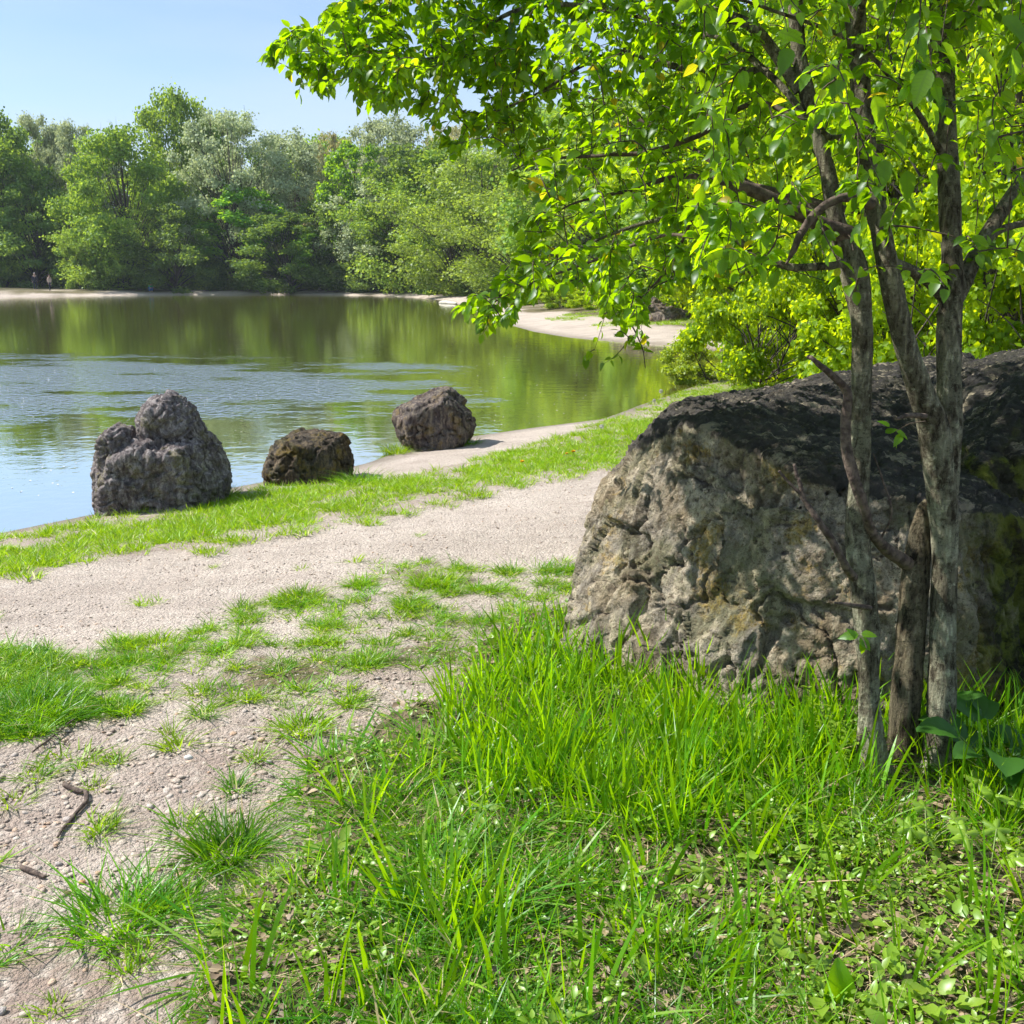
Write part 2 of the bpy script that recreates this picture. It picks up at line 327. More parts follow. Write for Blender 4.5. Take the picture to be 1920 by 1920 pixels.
def height(x, y, d=None):
    x = np.asarray(x, float); y = np.asarray(y, float)
    if d is None: d = shore_d(x, y)
    X = np.stack([x, y, 0*x], -1).reshape(-1, 3)
    dn = d+0.22*perlin(X, 0.7, 4).reshape(x.shape)*sstep(d, -0.5, 1.5)
    land = np.interp(dn, [-30, -6, -1.5, 0, 0.35, 1.2, 2.4, 4.0, 7.0, 12, 60, 400], [-2.2, -1.2, -0.32, 0, 0.045, 0.13, 0.26, 0.36, 0.44, 0.5, 0.9, 4])
    r = np.hypot(x, y)
    right = sstep(x, -4, 2)*sstep(y, 26, 31)
    z = land+right*sstep(d, 3.5, 10)*(0.5+0.3*perlin(X, 0.33, 8).reshape(x.shape))
    far = sstep(y, 50, 60)
    z = z+far*sstep(d, 1.5, 9)*0.08
    z = z+0.02*fbm(X, 1.3, 3, 2).reshape(x.shape)*sstep(d, 0.3, 2)
    return z
def hz(x, y): return float(height(np.array([x]), np.array([y]))[0])
def ground_at(px, py, it=6):
    z = 0.4
    for _ in range(it):
        g = G(px, py, z); z = hz(g[0], g[1])
    g[2] = z; return g

# region outlines, traced in the photograph and used on the ground they lie on
LAWN = [(-900, 1240), (-400, 1110), (0, 1085), (60, 1092), (100, 1058), (200, 1062), (290, 1035), (390, 1045), (480, 1015), (570, 1010), (640, 985), (720, 985), (800, 960), (880, 945), (960, 915), (1060, 903), (1140, 888), (1300, 860), (1800, 800), (2600, 780), (2600, 640), (1700, 655), (1500, 690), (1400, 700), (1330, 722), (1270, 738), (1210, 762), (1150, 789), (1080, 808), (1000, 835), (900, 860), (820, 882), (745, 893), (690, 903), (640, 908), (560, 907), (500, 915), (430, 925), (300, 950), (190, 970), (0, 1008), (-400, 1060), (-900, 1150)]
PATCH = [(-500, 1210), (-100, 1215), (60, 1215), (150, 1235), (260, 1190), (330, 1205), (420, 1150), (520, 1098), (620, 1120), (690, 1085), (780, 1040), (860, 1065), (960, 1068), (1080, 1060), (1120, 1090), (1100, 1160), (1000, 1170), (900, 1200), (820, 1280), (700, 1300), (640, 1370), (560, 1385), (480, 1345), (400, 1370), (330, 1345), (200, 1340), (110, 1360), (60, 1395), (-20, 1395), (-500, 1420)]
TALL = [(925, 1200), (1000, 1160), (1090, 1150), (1300, 1200), (2000, 1200), (3200, 1200), (3500, 2600), (300, 2600), (290, 2100), (345, 1925), (385, 1830), (440, 1740), (510, 1665), (580, 1600), (600, 1540), (565, 1500), (600, 1440), (680, 1415), (730, 1355), (810, 1325), (850, 1295)]
PATH = [(-2500, 1500), (-900, 1200), (0, 1030), (600, 960), (1000, 890), (1300, 850), (1700, 830), (1500, 1100), (1080, 1130), (880, 1160), (600, 1230), (420, 1260), (100, 1300), (-500, 1380)]
BEACHN = [(380, 925), (430, 905), (700, 840), (1000, 795), (1180, 768), (1170, 800), (1080, 820), (1000, 845), (900, 872), (820, 892), (745, 903), (690, 913), (500, 930)]

def region(X):
    """per point: lawn, patch, tall, path weights"""
    px, py, dep = project(X); ok = dep > 0.3
    w = 9*perlin(X*[1, 1, 0], 3.1, 21)+4*perlin(X*[1, 1, 0], 9, 22); sc = np.clip(dep, 1, 40)
    jx = px+w*8/sc; jy = py+w*5/sc*1.0
    lawn = inpoly(jx, jy, LAWN) & ok; patch = inpoly(jx, jy, PATCH) & ok; tall = (inpoly(jx, jy, TALL) & ok) | ~ok
    path = inpoly(jx, jy, PATH) & ok & ~lawn
    beach = inpoly(jx, jy, BEACHN) & ok & ~lawn
    return lawn, patch, tall, path, beach, px, py, dep

# ------------------------------------------------------------------ ground material
def ground_mat():
    m, n, l = newmat('ground'); b = NB(m.node_tree); p = b.pos()
    veg = b.attr('veg'); dirt = b.attr('dirt'); wet = b.attr('wet'); wood = b.attr('wood')
    n1 = b.noise(p, 1.4, 5, 0.6); n2 = b.noise(p, 14, 5, 0.65); n3 = b.noise(p, 75, 4, 0.7); n4 = b.noise(p, 260, 3, 0.6)
    st = b.voro(b.mapping(p, (1, 1, 0.6)), 62, 'F1', 1); stv = b.voro(p, 62); st2 = b.voro(p, 140)
    gravel = b.mix(b.ramp(n1, 0.35, 0.65), (0.5, 0.43, 0.37), (0.6, 0.52, 0.455)); gravel = b.mix(b.ramp(n3, 0.5, 0.68, 0, 0.65), gravel, (0.27, 0.21, 0.18))
    bright = b.node('ShaderNodeSeparateColor', {0: st}).outputs[0]
    gravel = b.mix(b.m('MULTIPLY', b.ramp(bright, 0.55, 1.0), 0.55), gravel, (0.68, 0.62, 0.54))
    gravel = b.mix(b.ramp(n4, 0.52, 0.7, 0, 0.55), gravel, (0.24, 0.19, 0.165))
    gravel = b.mix(b.ramp(b.noise(b.mapping(p, (0.45, 1.5, 1)), 1.6, 5, 0.65), 0.42, 0.68, 0, 0.5), gravel, (0.36, 0.3, 0.26))
    gravel = b.mix(b.ramp(b.noise(b.mapping(p, (1, 1.6, 1)), 34, 5, 0.7), 0.53, 0.6, 0, 0.55), gravel, (0.2, 0.165, 0.145))  # dark specks painted in as tiny shadows among the stones
    soil = b.mix(b.ramp(n2, 0.4, 0.65), (0.2, 0.14, 0.115), (0.36, 0.28, 0.235))
    soil = b.mix(b.ramp(n4, 0.55, 0.7, 0, 0.5), soil, (0.1, 0.07, 0.055))
    col = b.mix(b.m('MULTIPLY', dirt, b.ramp(n2, 0.3, 0.6)), gravel, soil)
    under = b.mix(b.ramp(n2, 0.4, 0.6), (0.08, 0.085, 0.03), (0.2, 0.155, 0.1))
    col = b.mix(b.ramp(b.m('ADD', veg, b.m('MULTIPLY', b.m('SUBTRACT', n2, 0.5), 0.6)), 0.35, 0.75), col, under)
    forest = b.mix(b.ramp(n1, 0.4, 0.6), (0.06, 0.07, 0.02), (0.1, 0.08, 0.05))
    col = b.mix(wood, col, forest)
    col = b.mix(b.m('MULTIPLY', wet, 0.7), col, (0.13, 0.105, 0.07))
    h = b.m('ADD', b.m('ADD', b.m('MULTIPLY', n3, 0.6), b.m('MULTIPLY', n4, 0.3)), b.m('SUBTRACT', b.m('MULTIPLY', n2, 1.0), b.m('ADD', b.m('MULTIPLY', stv, 0.5), b.m('MULTIPLY', st2, 0.25))))
    b.out(b.princ(col, b.ramp(wet, 0, 1, 0.95, 0.5), b.bump(h, 1.0, 0.02), 0.2)); return m
M['ground'] = ground_mat()

def build_ground():
    th = np.concatenate([np.linspace(-180, -42, 30, endpoint=False), np.linspace(-42, 42, 270, endpoint=False), np.linspace(42, 180, 30, endpoint=False)])
    rr = [0.25]
    while rr[-1] < 320: rr.append(rr[-1]*(1.0095 if 1.5 < rr[-1] < 20 else 1.016 if rr[-1] < 60 else 1.03) if rr[-1] > 1.5 else rr[-1]*1.06)
    rr = np.array(rr); A, Q = np.meshgrid(R(1)*th, rr); x = np.sin(A)*Q; y = np.cos(A)*Q; nr, na = x.shape
    xf, yf = x.ravel(), y.ravel(); d = shore_d(xf, yf); z = height(xf, yf, d)
    X = np.stack([xf, yf, z], 1); lawn, patch, tall, path, beach, px, py, dep = region(X)
    small = perlin(X*[1, 1, 0], 12, 5)*0.008+perlin(X*[1, 1, 0], 30, 6)*0.004
    z = z+small*(Q.ravel() < 25)*sstep(d, 0, 0.5)
    z = z+0.03*tall*sstep(Q.ravel(), 0, 3)+0.012*lawn
    pn = fbm(X*[1, 1, 0], 2.3, 3, 31)
    el = np.clip(polydist(px, py, LAWN)*np.maximum(dep, 1)/1920/0.5, 0, 1)
    veg = np.where(lawn, 0.15+0.85*el, np.where(tall, 0.85, np.where(patch, 0.25+1.2*pn, 0.0)))
    side = (xf > 0.2*yf) & (yf > 12) & (d > 1.5) & (yf < 27)
    farside = (yf > 27)
    fv = np.clip(sstep(d, np.where(yf > 50, 1.0, 2.2)+1.2*perlin(X, 0.4, 3), np.where(yf > 50, 2.6, 4.2))*(0.75+0.8*fbm(X, 0.3, 3, 12)), 0, 1)
    veg = np.where(farside, fv, veg); veg = np.where(side, 1.0, veg)
    back = (dep < 0.3); veg = np.where(back, 0.8, veg)
    dirt = np.clip(np.where(path | beach, 0.12+0.3*pn, 0.55+0.7*pn), 0, 1); dirt = np.where(farside, 0.15, dirt)
    # bare trodden soil at the lower left
    dirt = np.clip(dirt+0.9*((py > 1740) & (px < 420) & ~tall & (dep > 0)), 0, 1)
    wood = sstep(d, 6, 10)*farside
    wet = np.clip(1-d/0.5, 0, 1)*(d > -0.3)
    idx = np.arange(nr*na).reshape(nr, na); i2 = np.roll(idx, -1, axis=1)
    F = np.stack([idx[:-1], i2[:-1], i2[1:], idx[1:]], -1).reshape(-1, 4)
    cxy = X[F].mean(1); fl, fp, ft, fpa, fb, *_ = region(cxy); fd = d[F].mean(1)
    isbeach = ((fb | ((fd < 1.5) & (fd > -1.0))) & (cxy[:, 1] > 3) & ~fl) | (farside[F].any(1) & (fd < np.where(cxy[:, 1] > 50, 1.6, 3.2)) & (fd > -1))
    ispath = fpa & ~isbeach
    V = np.stack([xf, yf, z], 1); at = dict(veg=veg, dirt=dirt, wet=wet, wood=wood)
    # closing disc under the camera
    V = np.vstack([V, [[0, 0, z[0]]]]); cidx = len(V)-1
    for k in at: at[k] = np.append(at[k], at[k][0])
    for name, sel, lab in (('ground', ~(isbeach | ispath), 'uneven soil and stony earth under the grass'), ('path', ispath, 'pale gravel path running past the boulders'), ('beach', isbeach, 'pale gravel beach along the edge of the lake')):
        f = F[sel]; tri = np.stack([np.full(na, cidx), i2[0], idx[0]], 1) if name == 'ground' else np.zeros((0, 3), int)
        used = np.unique(np.concatenate([f.ravel(), tri.ravel()])); mp_ = np.full(len(V), -1); mp_[used] = np.arange(len(used))
        me = mesh_np(name, V[used], [mp_[f], mp_[tri]] if len(tri) else [mp_[f]], M['ground'], True, {k: a[used] for k, a in at.items()})
        o = mobj(name, me); tag(o, lab, kind='structure')
build_ground()

# ------------------------------------------------------------------ water
def water_mat():
    m, n, l = newmat('water'); b = NB(m.node_tree); p = b.pos()
    sh = b.attr('shallow'); rp = b.attr('ripple')
    body = b.mix(sh, (0.17, 0.18, 0.02), (0.3, 0.24, 0.09))
    body = b.mix(b.m('MULTIPLY', b.ramp(b.noise(p, 0.12, 4, 0.6), 0.4, 0.65), 0.35), body, (0.19, 0.20, 0.02))
    q = b.mapping(p, (1.0, 1.0, 1.0))
    w1 = b.noise(b.mapping(p, (8.5, 6.0, 1)), 1.0, 3, 0.55, 0.4); w2 = b.noise(b.mapping(p, (1.6, 2.4, 1)), 1.0, 2, 0.5); w3 = b.noise(b.mapping(p, (14, 10, 1)), 1.0, 2, 0.5)
    pat = b.noise(b.mapping(p, (0.9, 2.6, 1)), 1.0, 6, 0.75); rp = b.m('MULTIPLY', b.ramp(b.m('ADD', pat, b.m('MULTIPLY_ADD', rp, 0.75, -0.38)), 0.36, 0.78), b.ramp(rp, 0.02, 0.5, 0.35, 1.0)); rp = b.m('MAXIMUM', rp, 0.03)
    n1 = b.bump(w1, b.m('MULTIPLY', rp, 1.0), 0.055); n2 = b.bump(w2, 0.07, 0.05, n1); n3 = b.bump(w3, b.m('MULTIPLY', rp, 0.7), 0.025, n2)
    dif = b.node('ShaderNodeBsdfDiffuse', {'Color': body}).outputs[0]
    gl = b.node('ShaderNodeBsdfGlossy', {'Color': (1, 1, 1, 1), 'Roughness': 0.03, 'Normal': n3}).outputs[0]
    fr = b.node('ShaderNodeFresnel', {'IOR': 1.42, 'Normal': n2}).outputs[0]
    b.out(b.node('ShaderNodeMixShader', {0: b.m('MINIMUM', b.m('MULTIPLY_ADD', fr, 1.15, 0.19), 0.92), 1: dif, 2: gl}).outputs[0]); return m
def build_water():
    th = np.linspace(-95, 30, 190); rr = np.concatenate([np.geomspace(5.5, 170, 230)]); A, Q = np.meshgrid(R(1)*th, rr)
    x = np.sin(A)*Q; y = np.cos(A)*Q; nr, na = x.shape; xf, yf = x.ravel(), y.ravel(); d = -shore_d(xf, yf)
    V = np.stack([xf, yf, 0*xf], 1)
    sh = np.clip(1-d/1.6, 0, 1)*0.8+0.6*sstep(xf, -2, 5)*(yf < 36)
    nn = fbm(V, 0.22, 3, 40); nn2 = perlin(V, 0.8, 44); e = yf+2.2*nn+xf*0.10
    wind = fbm(V*[0.35, 1.0, 1], 0.55, 4, 48, 0.6); rip = sstep(e, 12.5, 17)*(1-sstep(e, 18.0, 33))*(1-0.85*sstep(xf+nn*3, -4.5, 1.0)); rip = np.clip(rip*(0.85+1.3*wind+0.4*nn2), 0, 1)
    rip = np.maximum(rip, 0.03)
    idx = np.arange(nr*na).reshape(nr, na); F = np.stack([idx[:-1, :-1], idx[:-1, 1:], idx[1:, 1:], idx[1:, :-1]], -1).reshape(-1, 4)
    F = F[(d[F] > -1.5).any(1)]
    F = F[:, ::-1]
    me = mesh_np('water', V, F, water_mat(), True, dict(shallow=np.clip(sh, 0, 1), ripple=rip))
    tag(mobj('water', me), 'murky green lake with a band of wind ripples', kind='structure')
build_water()

# ------------------------------------------------------------------ boulders
def hull_obj(hulls, voxel, smooth_it):
    bm = bmesh.new()
    for pts in hulls:
        vs_ = [bm.verts.new(p) for p in pts]; r = bmesh.ops.convex_hull(bm, input=vs_)
        bmesh.ops.delete(bm, geom=list({g for g in r['geom_interior'] if isinstance(g, bmesh.types.BMVert)}), context='VERTS')
    me = bpy.data.meshes.new('tmp'); bm.to_mesh(me); bm.free(); o = bpy.data.objects.new('tmp', me); C.objects.link(o)
    md = o.modifiers.new('r', 'REMESH'); md.mode = 'VOXEL'; md.voxel_size = voxel
    ms = o.modifiers.new('s', 'SMOOTH'); ms.factor = 0.6; ms.iterations = smooth_it
    dg = bpy.context.evaluated_depsgraph_get(); me2 = bpy.data.meshes.new_from_object(o.evaluated_get(dg)); bpy.data.objects.remove(o); return me2
def boulder(name, hulls, voxel, disp, mat, origin, smooth_it=14):
    origin = np.array(origin, float); hulls = [[tuple(np.array(p)-origin) for p in h] for h in hulls]
    me = hull_obj(hulls, voxel, smooth_it); n = len(me.vertices)
    co = np.empty(n*3, np.float32); me.vertices.foreach_get('co', co); co = co.reshape(-1, 3).astype(float)
    no = np.array([v.normal[:] for v in me.vertices])
    at = me.attributes.new('top', 'FLOAT', 'POINT'); at.data.foreach_set('value', sstep(no[:, 2], 0.42, 0.8).astype(np.float32))
    at = me.attributes.new('mossy', 'FLOAT', 'POINT'); at.data.foreach_set('value', (sstep(co[:, 0]+origin[0], 1.5, 1.85)*(origin[1] < 5)).astype(np.float32))  # mask for moss and painted shade on the big boulder's right lobe
    d = disp(co+origin, no)
    co = co+no*d[:, None]; me.vertices.foreach_set('co', co.astype(np.float32).ravel())
    me.polygons.foreach_set('use_smooth', np.ones(len(me.polygons), bool)); me.materials.clear(); me.materials.append(mat); me.update()
    o = mobj(name, me); o.location = origin; return o
def karst(a, s, seed):
    def f(X, no):
        big = fbm(X, 1.7*s, 3, seed); rid = fbm(X, 4.2*s, 5, seed+3, 0.55, True); pit = worley(X+0.06*perlin(X, 6*s, 9)[:, None], 7*s, seed)
        fine = fbm(X, 22*s, 3, seed+8, 0.6)
        return a*(0.75*big+0.75*rid-0.55*np.clip(0.42-pit, 0, 1)*2.0+0.3*fine)
    return f
def bigdisp(X, no):
    Y = X+0.07*np.stack([perlin(X, 3.2, k) for k in (41, 42, 43)], 1)
    big = fbm(X, 1.5, 3, 3); st = fbm(Y*[1, 1, 0.35], 8, 5, 5, 0.6, True); led = fbm(Y*[0.5, 0.5, 2.2], 3.4, 4, 13, 0.55, True)
    c1 = worley(Y*[1, 1, 0.8], 2.6, 31); chunks = np.floor(3*(0.5+0.5*perlin(np.floor(Y*[2.4, 2.4, 3.1])+0.37, 1.0, 12)))/3
    pit = worley(Y, 13, 2); pit2 = worley(Y, 6, 6); crk = np.abs(fbm(Y*[1, 1, 0.7], 2.3, 4, 27)); crk2 = np.abs(fbm(Y*[0.8, 0.8, 1.5], 3.7, 3, 29))
    top = sstep(no[:, 2], 0.35, 0.8); lam = fbm(Y*[0.6, 2.8, 2.0], 7.0, 5, 51, 0.6, True)
    rough = sstep(X[:, 0]-0.35*X[:, 2], 1.15, 0.35)*0.4+0.3; F1 = facet(Y*[1, 1, 0.7], 2.6, 5); F2 = facet(Y*[1, 1, 0.8], 7.0, 8); face = 0.065*F1*(0.45+0.55*rough)+0.020*F2+rough*(0.016*st+0.012*led-0.03*np.clip(0.34-pit, 0, 1)*1.6)+0.012*fbm(Y*[1, 1, 0.45], 11, 5, 91, 0.65, True)
    fine = fbm(Y, 17, 5, 77, 0.68, True)
    g = np.clip(1-crk/0.028, 0, 1)*0.045+np.clip(1-crk2/0.022, 0, 1)*0.03
    return 0.045*big+(1-top)*(face-g)+top*(0.05*lam-0.035*np.clip(0.42-pit, 0, 1)-0.5*g)+0.016*fine
def crag(a, s, seed):
    def f(X, no):
        Y = X+0.06/s*np.stack([perlin(X, 4*s, k+seed) for k in (1, 2, 3)], 1)
        c = worley(Y, 3.2*s, seed); rid = fbm(Y*[1, 1, 0.6], 4.5*s, 5, seed+3, 0.6, True); crk = np.abs(fbm(Y, 2.6*s, 3, seed+6)); fine = fbm(Y, 20*s, 4, seed+8, 0.65, True)
        return a*(0.75*facet(Y*[1, 1, 0.8], 1.9*s, seed)+0.14*facet(Y, 6*s, seed+2)+0.35*rid+0.22*fine-0.7*np.clip(1-crk/0.035, 0, 1))
    return f
def zz(px, py, D):                            # point at ground distance D (along y)
    r_ = ray(px, py); t = D/r_[1]; return np.array([0, 0, ZC])+t*r_
main = [zz(1062, 1215, 4.2), zz(1085, 1120, 4.35), zz(1110, 985, 4.5), zz(1140, 900, 4.55), zz(1150, 1310, 3.95), zz(1330, 1390, 3.55), zz(1640, 1480, 3.30), zz(1850, 1450, 3.35),
        zz(1180, 850, 4.5), zz(1240, 800, 4.45), zz(1300, 800, 4.15), zz(1400, 840, 3.95), zz(1500, 900, 3.72), zz(1620, 930, 3.65), zz(1780, 960, 3.6), zz(1900, 980, 3.8),
        zz(1280, 772, 4.95), zz(1400, 755, 5.2), zz(1500, 728, 5.7), zz(1600, 706, 6.2), zz(1700, 684, 6.6), zz(1820, 672, 6.8),
        (0.75, 5.6, 0.3), (1.6, 6.8, 0.3), (3.0, 7.3, 0.3), (3.1, 7.0, 1.45), (0.45, 4.9, 0.3), (1.9, 3.5, 0.2), (2.6, 5.0, 1.25), (2.4, 4.2, 0.2)]
lobe = [zz(1840, 870, 4.0), zz(1900, 770, 4.2), zz(2000, 700, 4.6), zz(2150, 700, 4.8), zz(1830, 1000, 3.9), zz(1835, 1450, 3.75), zz(2000, 1480, 3.6), zz(2400, 1480, 3.8), zz(2400, 800, 4.4), (2.2, 5.4, 1.5), (3.4, 5.6, 1.5), (3.6, 5.0, 0.2), (2.2, 6.2, 1.35), (3.3, 6.6, 1.55), (2.2, 5.5, 0.2)]
ridge_ = [zz(1820, 700, 6.3), zz(1920, 668, 6.1), zz(2060, 655, 6.1), zz(1860, 730, 5.6), zz(2000, 720, 5.4), (3.2, 6.9, 1.5), (2.6, 6.8, 1.2), (2.8, 5.6, 1.2)]
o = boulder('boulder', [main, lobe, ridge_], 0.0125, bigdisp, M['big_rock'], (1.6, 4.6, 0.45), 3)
tag(o, 'huge weathered limestone boulder with blackened top behind the forked tree', 'boulder')
def small_rock(px, D, prof, depth, extra=()):
    """prof: silhouette points in photograph pixels; the body tapers in front and behind"""
    H = []; c = np.mean(prof, axis=0)
    for dy, k in ((-0.5, 0.62), (-0.28, 0.9), (0, 1.0), (0.3, 0.88), (0.5, 0.6)):
        for q in prof:
            qq = np.array([c[0]+(q[0]-c[0])*k, max(q[1], c[1]+(q[1]-c[1])*(k if q[1] < c[1] else 1.0))]); w = zz(qq[0], qq[1], D); w[1] += dy*depth; H.append(w)
    return H
r1a = [(192, 950), (188, 885), (200, 840), (262, 815), (385, 818), (408, 858), (421, 905), (410, 950)]
r1b = [(255, 850), (266, 786), (284, 752), (320, 746), (350, 770), (378, 808), (388, 850)]
r1c = [(191, 870), (193, 818), (216, 800), (246, 806), (262, 870)]
o = boulder('boulder', [small_rock(0, 8.95, r1a, 0.9), small_rock(0, 8.98, r1b, 0.5), small_rock(0, 8.8, r1c, 0.4)], 0.0105, lambda X, no: karst(0.06, 1.8, 11)(X, no)+crag(0.04, 1.3, 5)(X, no), M['grey_rock'], zz(305, 930, 8.95), 4)
tag(o, 'tall grey pitted boulder with a jagged crest at the water\'s edge', 'boulder', 'boulders standing at the water\'s edge')
r2 = [(505, 915), (502, 870), (520, 835), (555, 815), (600, 815), (640, 825), (662, 865), (660, 915)]
o = boulder('boulder', [small_rock(0, 9.9, r2, 0.65)], 0.013, crag(0.07, 1.7, 23), M['dark_rock'], zz(583, 905, 9.9), 2)
tag(o, 'low dark rounded boulder with yellow lichen on its flank, beside the grass', 'boulder', 'boulders standing at the water\'s edge')
r3 = [(770, 848), (742, 800), (735, 778), (775, 752), (815, 735), (838, 732), (860, 750), (885, 772), (890, 800), (880, 820), (850, 838)]
o = boulder('boulder', [small_rock(0, 12.2, r3, 0.8)], 0.014, crag(0.07, 1.5, 37), M['brown_rock'], zz(810, 840, 12.2), 1)
tag(o, 'tilted brown boulder with a pointed top on the gravel beach', 'boulder', 'boulders standing at the water\'s edge')

# ------------------------------------------------------------------ foliage helpers
def rot_frames(D, Nn):
    """orthonormal frames from direction D (leaf length) and rough normal Nn"""
    D = D/(np.linalg.norm(D, axis=1)[:, None]+1e-9); S = np.cross(Nn, D); S /= np.linalg.norm(S, axis=1)[:, None]+1e-9
    return D, S, np.cross(D, S)
def leaf_shape(kind):
    if kind == 'kite':      # u along, v across, w up
        V = np.array([[0, 0, 0], [0.45, 0.42, 0.05], [1, 0, -0.06], [0.45, -0.42, 0.05]]); F = [np.array([[0, 2, 1], [0, 3, 2]])]
    elif kind == 'oval':    # folded on the midrib, drooping tip
        u = [0.0, 0.22, 0.5, 0.78, 1.0]; w = [0, 0.25, 0.29, 0.17, 0]; z = [0, 0.02, 0.01, -0.05, -0.15]; V = []
        for i in range(5): V.append([u[i], 0, z[i]])
        for s in (1, -1):
            for i in (1, 2, 3): V.append([u[i]-0.03, s*w[i], z[i]+0.3*w[i]])
        V = np.array(V); F3 = []; Q = []
        for b, s in ((5, 1), (8, -1)):
            q = [[0, 1, b], [1, 2, b+1, b], [2, 3, b+2, b+1], [3, 4, b+2]]
            for f in q:
                f = f if s > 0 else f[::-1]
                (F3 if len(f) == 3 else Q).append(f)
        F = [np.array(F3), np.array(Q)]
    else:                   # serrated, for the leaves that show largest
        n = 11; V = [[i/n, 0, -0.16*(i/n)**2.2+0.03*math.sin(3.1*i/n)] for i in range(n+1)]; F3 = []; Q = []
        prof = lambda t: 0.30*math.sin(math.pi*min(1, t**0.72))**0.85*(1-0.25*t)
        base = {}
        for s in (1, -1):
            base[s] = len(V)
            for i in range(1, n):
                t = i/n; w = prof(t)*(1.0 if i % 2 else 0.9); V.append([t-0.02+(0.025 if i % 2 else 0), s*w, V[i][2]+0.28*w-0.25*w*w+0.012*math.sin(i*2.1+s)])
        for s in (1, -1):
            b = base[s]
            for i in range(n):
                if i == 0: f = [0, 1, b]
                elif i == n-1: f = [n-1, n, b+n-2]
                else: f = [i, i+1, b+i, b+i-1]
                f = f if s > 0 else f[::-1]; (F3 if len(f) == 3 else Q).append(f)
        V = np.array(V); F = [np.array(F3), np.array(Q)]
    return V, F
def leaves_mesh(name, pos, D, Nn, size, mat, kind='kite', tint=None, uv=False):
    SV, SF = leaf_shape(kind); D, S, N3 = rot_frames(D, Nn); n = len(pos); k = len(SV); size = np.asarray(size)
    V = pos[:, None]+size[:, None, None]*(SV[None, :, 0:1]*D[:, None]+SV[None, :, 1:2]*S[:, None]+SV[None, :, 2:3]*N3[:, None])
    off = np.arange(n)[:, None, None]*k; F = [(f[None]+off).reshape(-1, f.shape[1]) for f in SF]
    if tint is None: tint = RNG.random(n)
    at = dict(tint=np.repeat(tint, k))
    if uv: at['leafu'] = np.tile(SV[:, 0], n); at['leafv'] = np.tile(SV[:, 1], n)
    return mesh_np(name, V.reshape(-1, 3), F, mat, kind != 'kite', at)
def unit(n): v = RNG.normal(size=(n, 3)); return v/np.linalg.norm(v, axis=1)[:, None]

# ------------------------------------------------------------------ distant trees: a few models, copied with their own size and turn
def tree_model(H, W, nleaf, leaf, mat, seed, low=0.12, puffs=60, airy=1.0, top=1.0, trunk_r=0.22, stems=1, leafkind='kite', puff_r=(0.09, 0.17), core=True):
    """trunk mesh, crown mesh; origin at the foot"""
    rg = np.random.default_rng(seed); tb = Tubes(); pc = []; pr = []
    # envelope: wide at 45 % of the height, narrowing up; puffs mostly near its surface
    for i in range(puffs):
        t = low+(0.95-low)*((i+rg.random())/puffs)**0.85; a = rg.random()*6.283
        env = W/2*(math.sin(math.pi*min(1, (t-low*0.5)/(1-low*0.5))**0.75)**0.6)*(1+0.22*math.sin(3*a+seed)+0.12*math.sin(5*a+2*seed))
        r = env*(0.45+0.55*math.sqrt(rg.random())) if core else env*(0.8+0.2*rg.random())
        pr.append((puff_r[0]+(puff_r[1]-puff_r[0])*rg.random())*W*(1-0.35*t)); pc.append([math.cos(a)*r, math.sin(a)*r, t*H*top-0.2*pr[-1]])
    pc = np.array(pc); pr = np.array(pr)
    bases = [np.array([0.0, 0, 0])] if stems == 1 else [np.array([0.25*math.cos(k*2.1), 0.25*math.sin(k*2.1), 0]) for k in range(stems)]
    tops = []
    for k, b0 in enumerate(bases):
        lean = np.array([b0[0]*3+rg.normal()*0.05*W, b0[1]*3+rg.normal()*0.05*W, H*0.86]); mid = (b0+lean)/2+[rg.normal()*0.03*W, rg.normal()*0.03*W, 0]
        ln = spline([b0-[0, 0, 0.3], b0+[0, 0, H*0.1], mid, lean], 14); tb.add(ln, np.linspace(trunk_r, trunk_r*0.18, len(ln))/math.sqrt(stems), 8); tops.append(ln)
    for c in pc:
        ln = tops[rg.integers(len(tops))]; att = ln[max(1, min(len(ln)-2, int(len(ln)*(c[2]/H*0.62+0.05))))]
        m = (att+c)/2+[0, 0, 0.06*H*rg.random()]+rg.normal(size=3)*0.02*W
        q = spline([att, m, c], 6); tb.add(q, np.linspace(trunk_r*0.3, trunk_r*0.06, len(q)), 4)
        for _ in range(3):
            e = c+unit(1)[0]*pr[0]*0.9; q = np.array([c*0.7+m*0.3, (c+e)/2+[0, 0, 0.04*W*rg.random()], e]); tb.add(q, np.array([0.1, 0.07, 0.03])*trunk_r, 3)
    w = pr**2; w /= w.sum(); ci = rg.choice(len(pc), nleaf, p=w)
    dr = rg.normal(size=(nleaf, 3)); dr /= np.linalg.norm(dr, axis=1)[:, None]; dr[:, 2] *= 0.62
    rad = pr[ci]*(1-0.55*rg.random(nleaf)**2*1.0)*(1+0.25*rg.normal(size=nleaf)*airy)
    pos = pc[ci]+dr*rad[:, None]; pos[:, 2] = np.maximum(pos[:, 2], 0.05)
    # small lumps inside every puff
    off = np.stack([perlin(pos, 1.1, 60+k) for k in range(3)], 1)*0.35*leaf*6; pos = pos+off*0.5
    # leaf normals mostly outward/up with scatter; direction drooping
    nn = dr*0.7+rg.normal(size=(nleaf, 3))*0.65+[0, 0, 0.45]; D = np.cross(nn, rg.normal(size=(nleaf, 3))); D[:, 2] -= 0.35
    tint = np.clip(0.5+0.35*fbm(pos, 0.5, 2, 70+seed)*2+0.25*rg.normal(size=nleaf), 0, 0.94)
    cm = leaves_mesh('crown', pos, D, nn, leaf*(0.65+0.7*rg.random(nleaf)), mat, leafkind, tint)
    return tb.mesh('trunk', M['far_bark']), cm
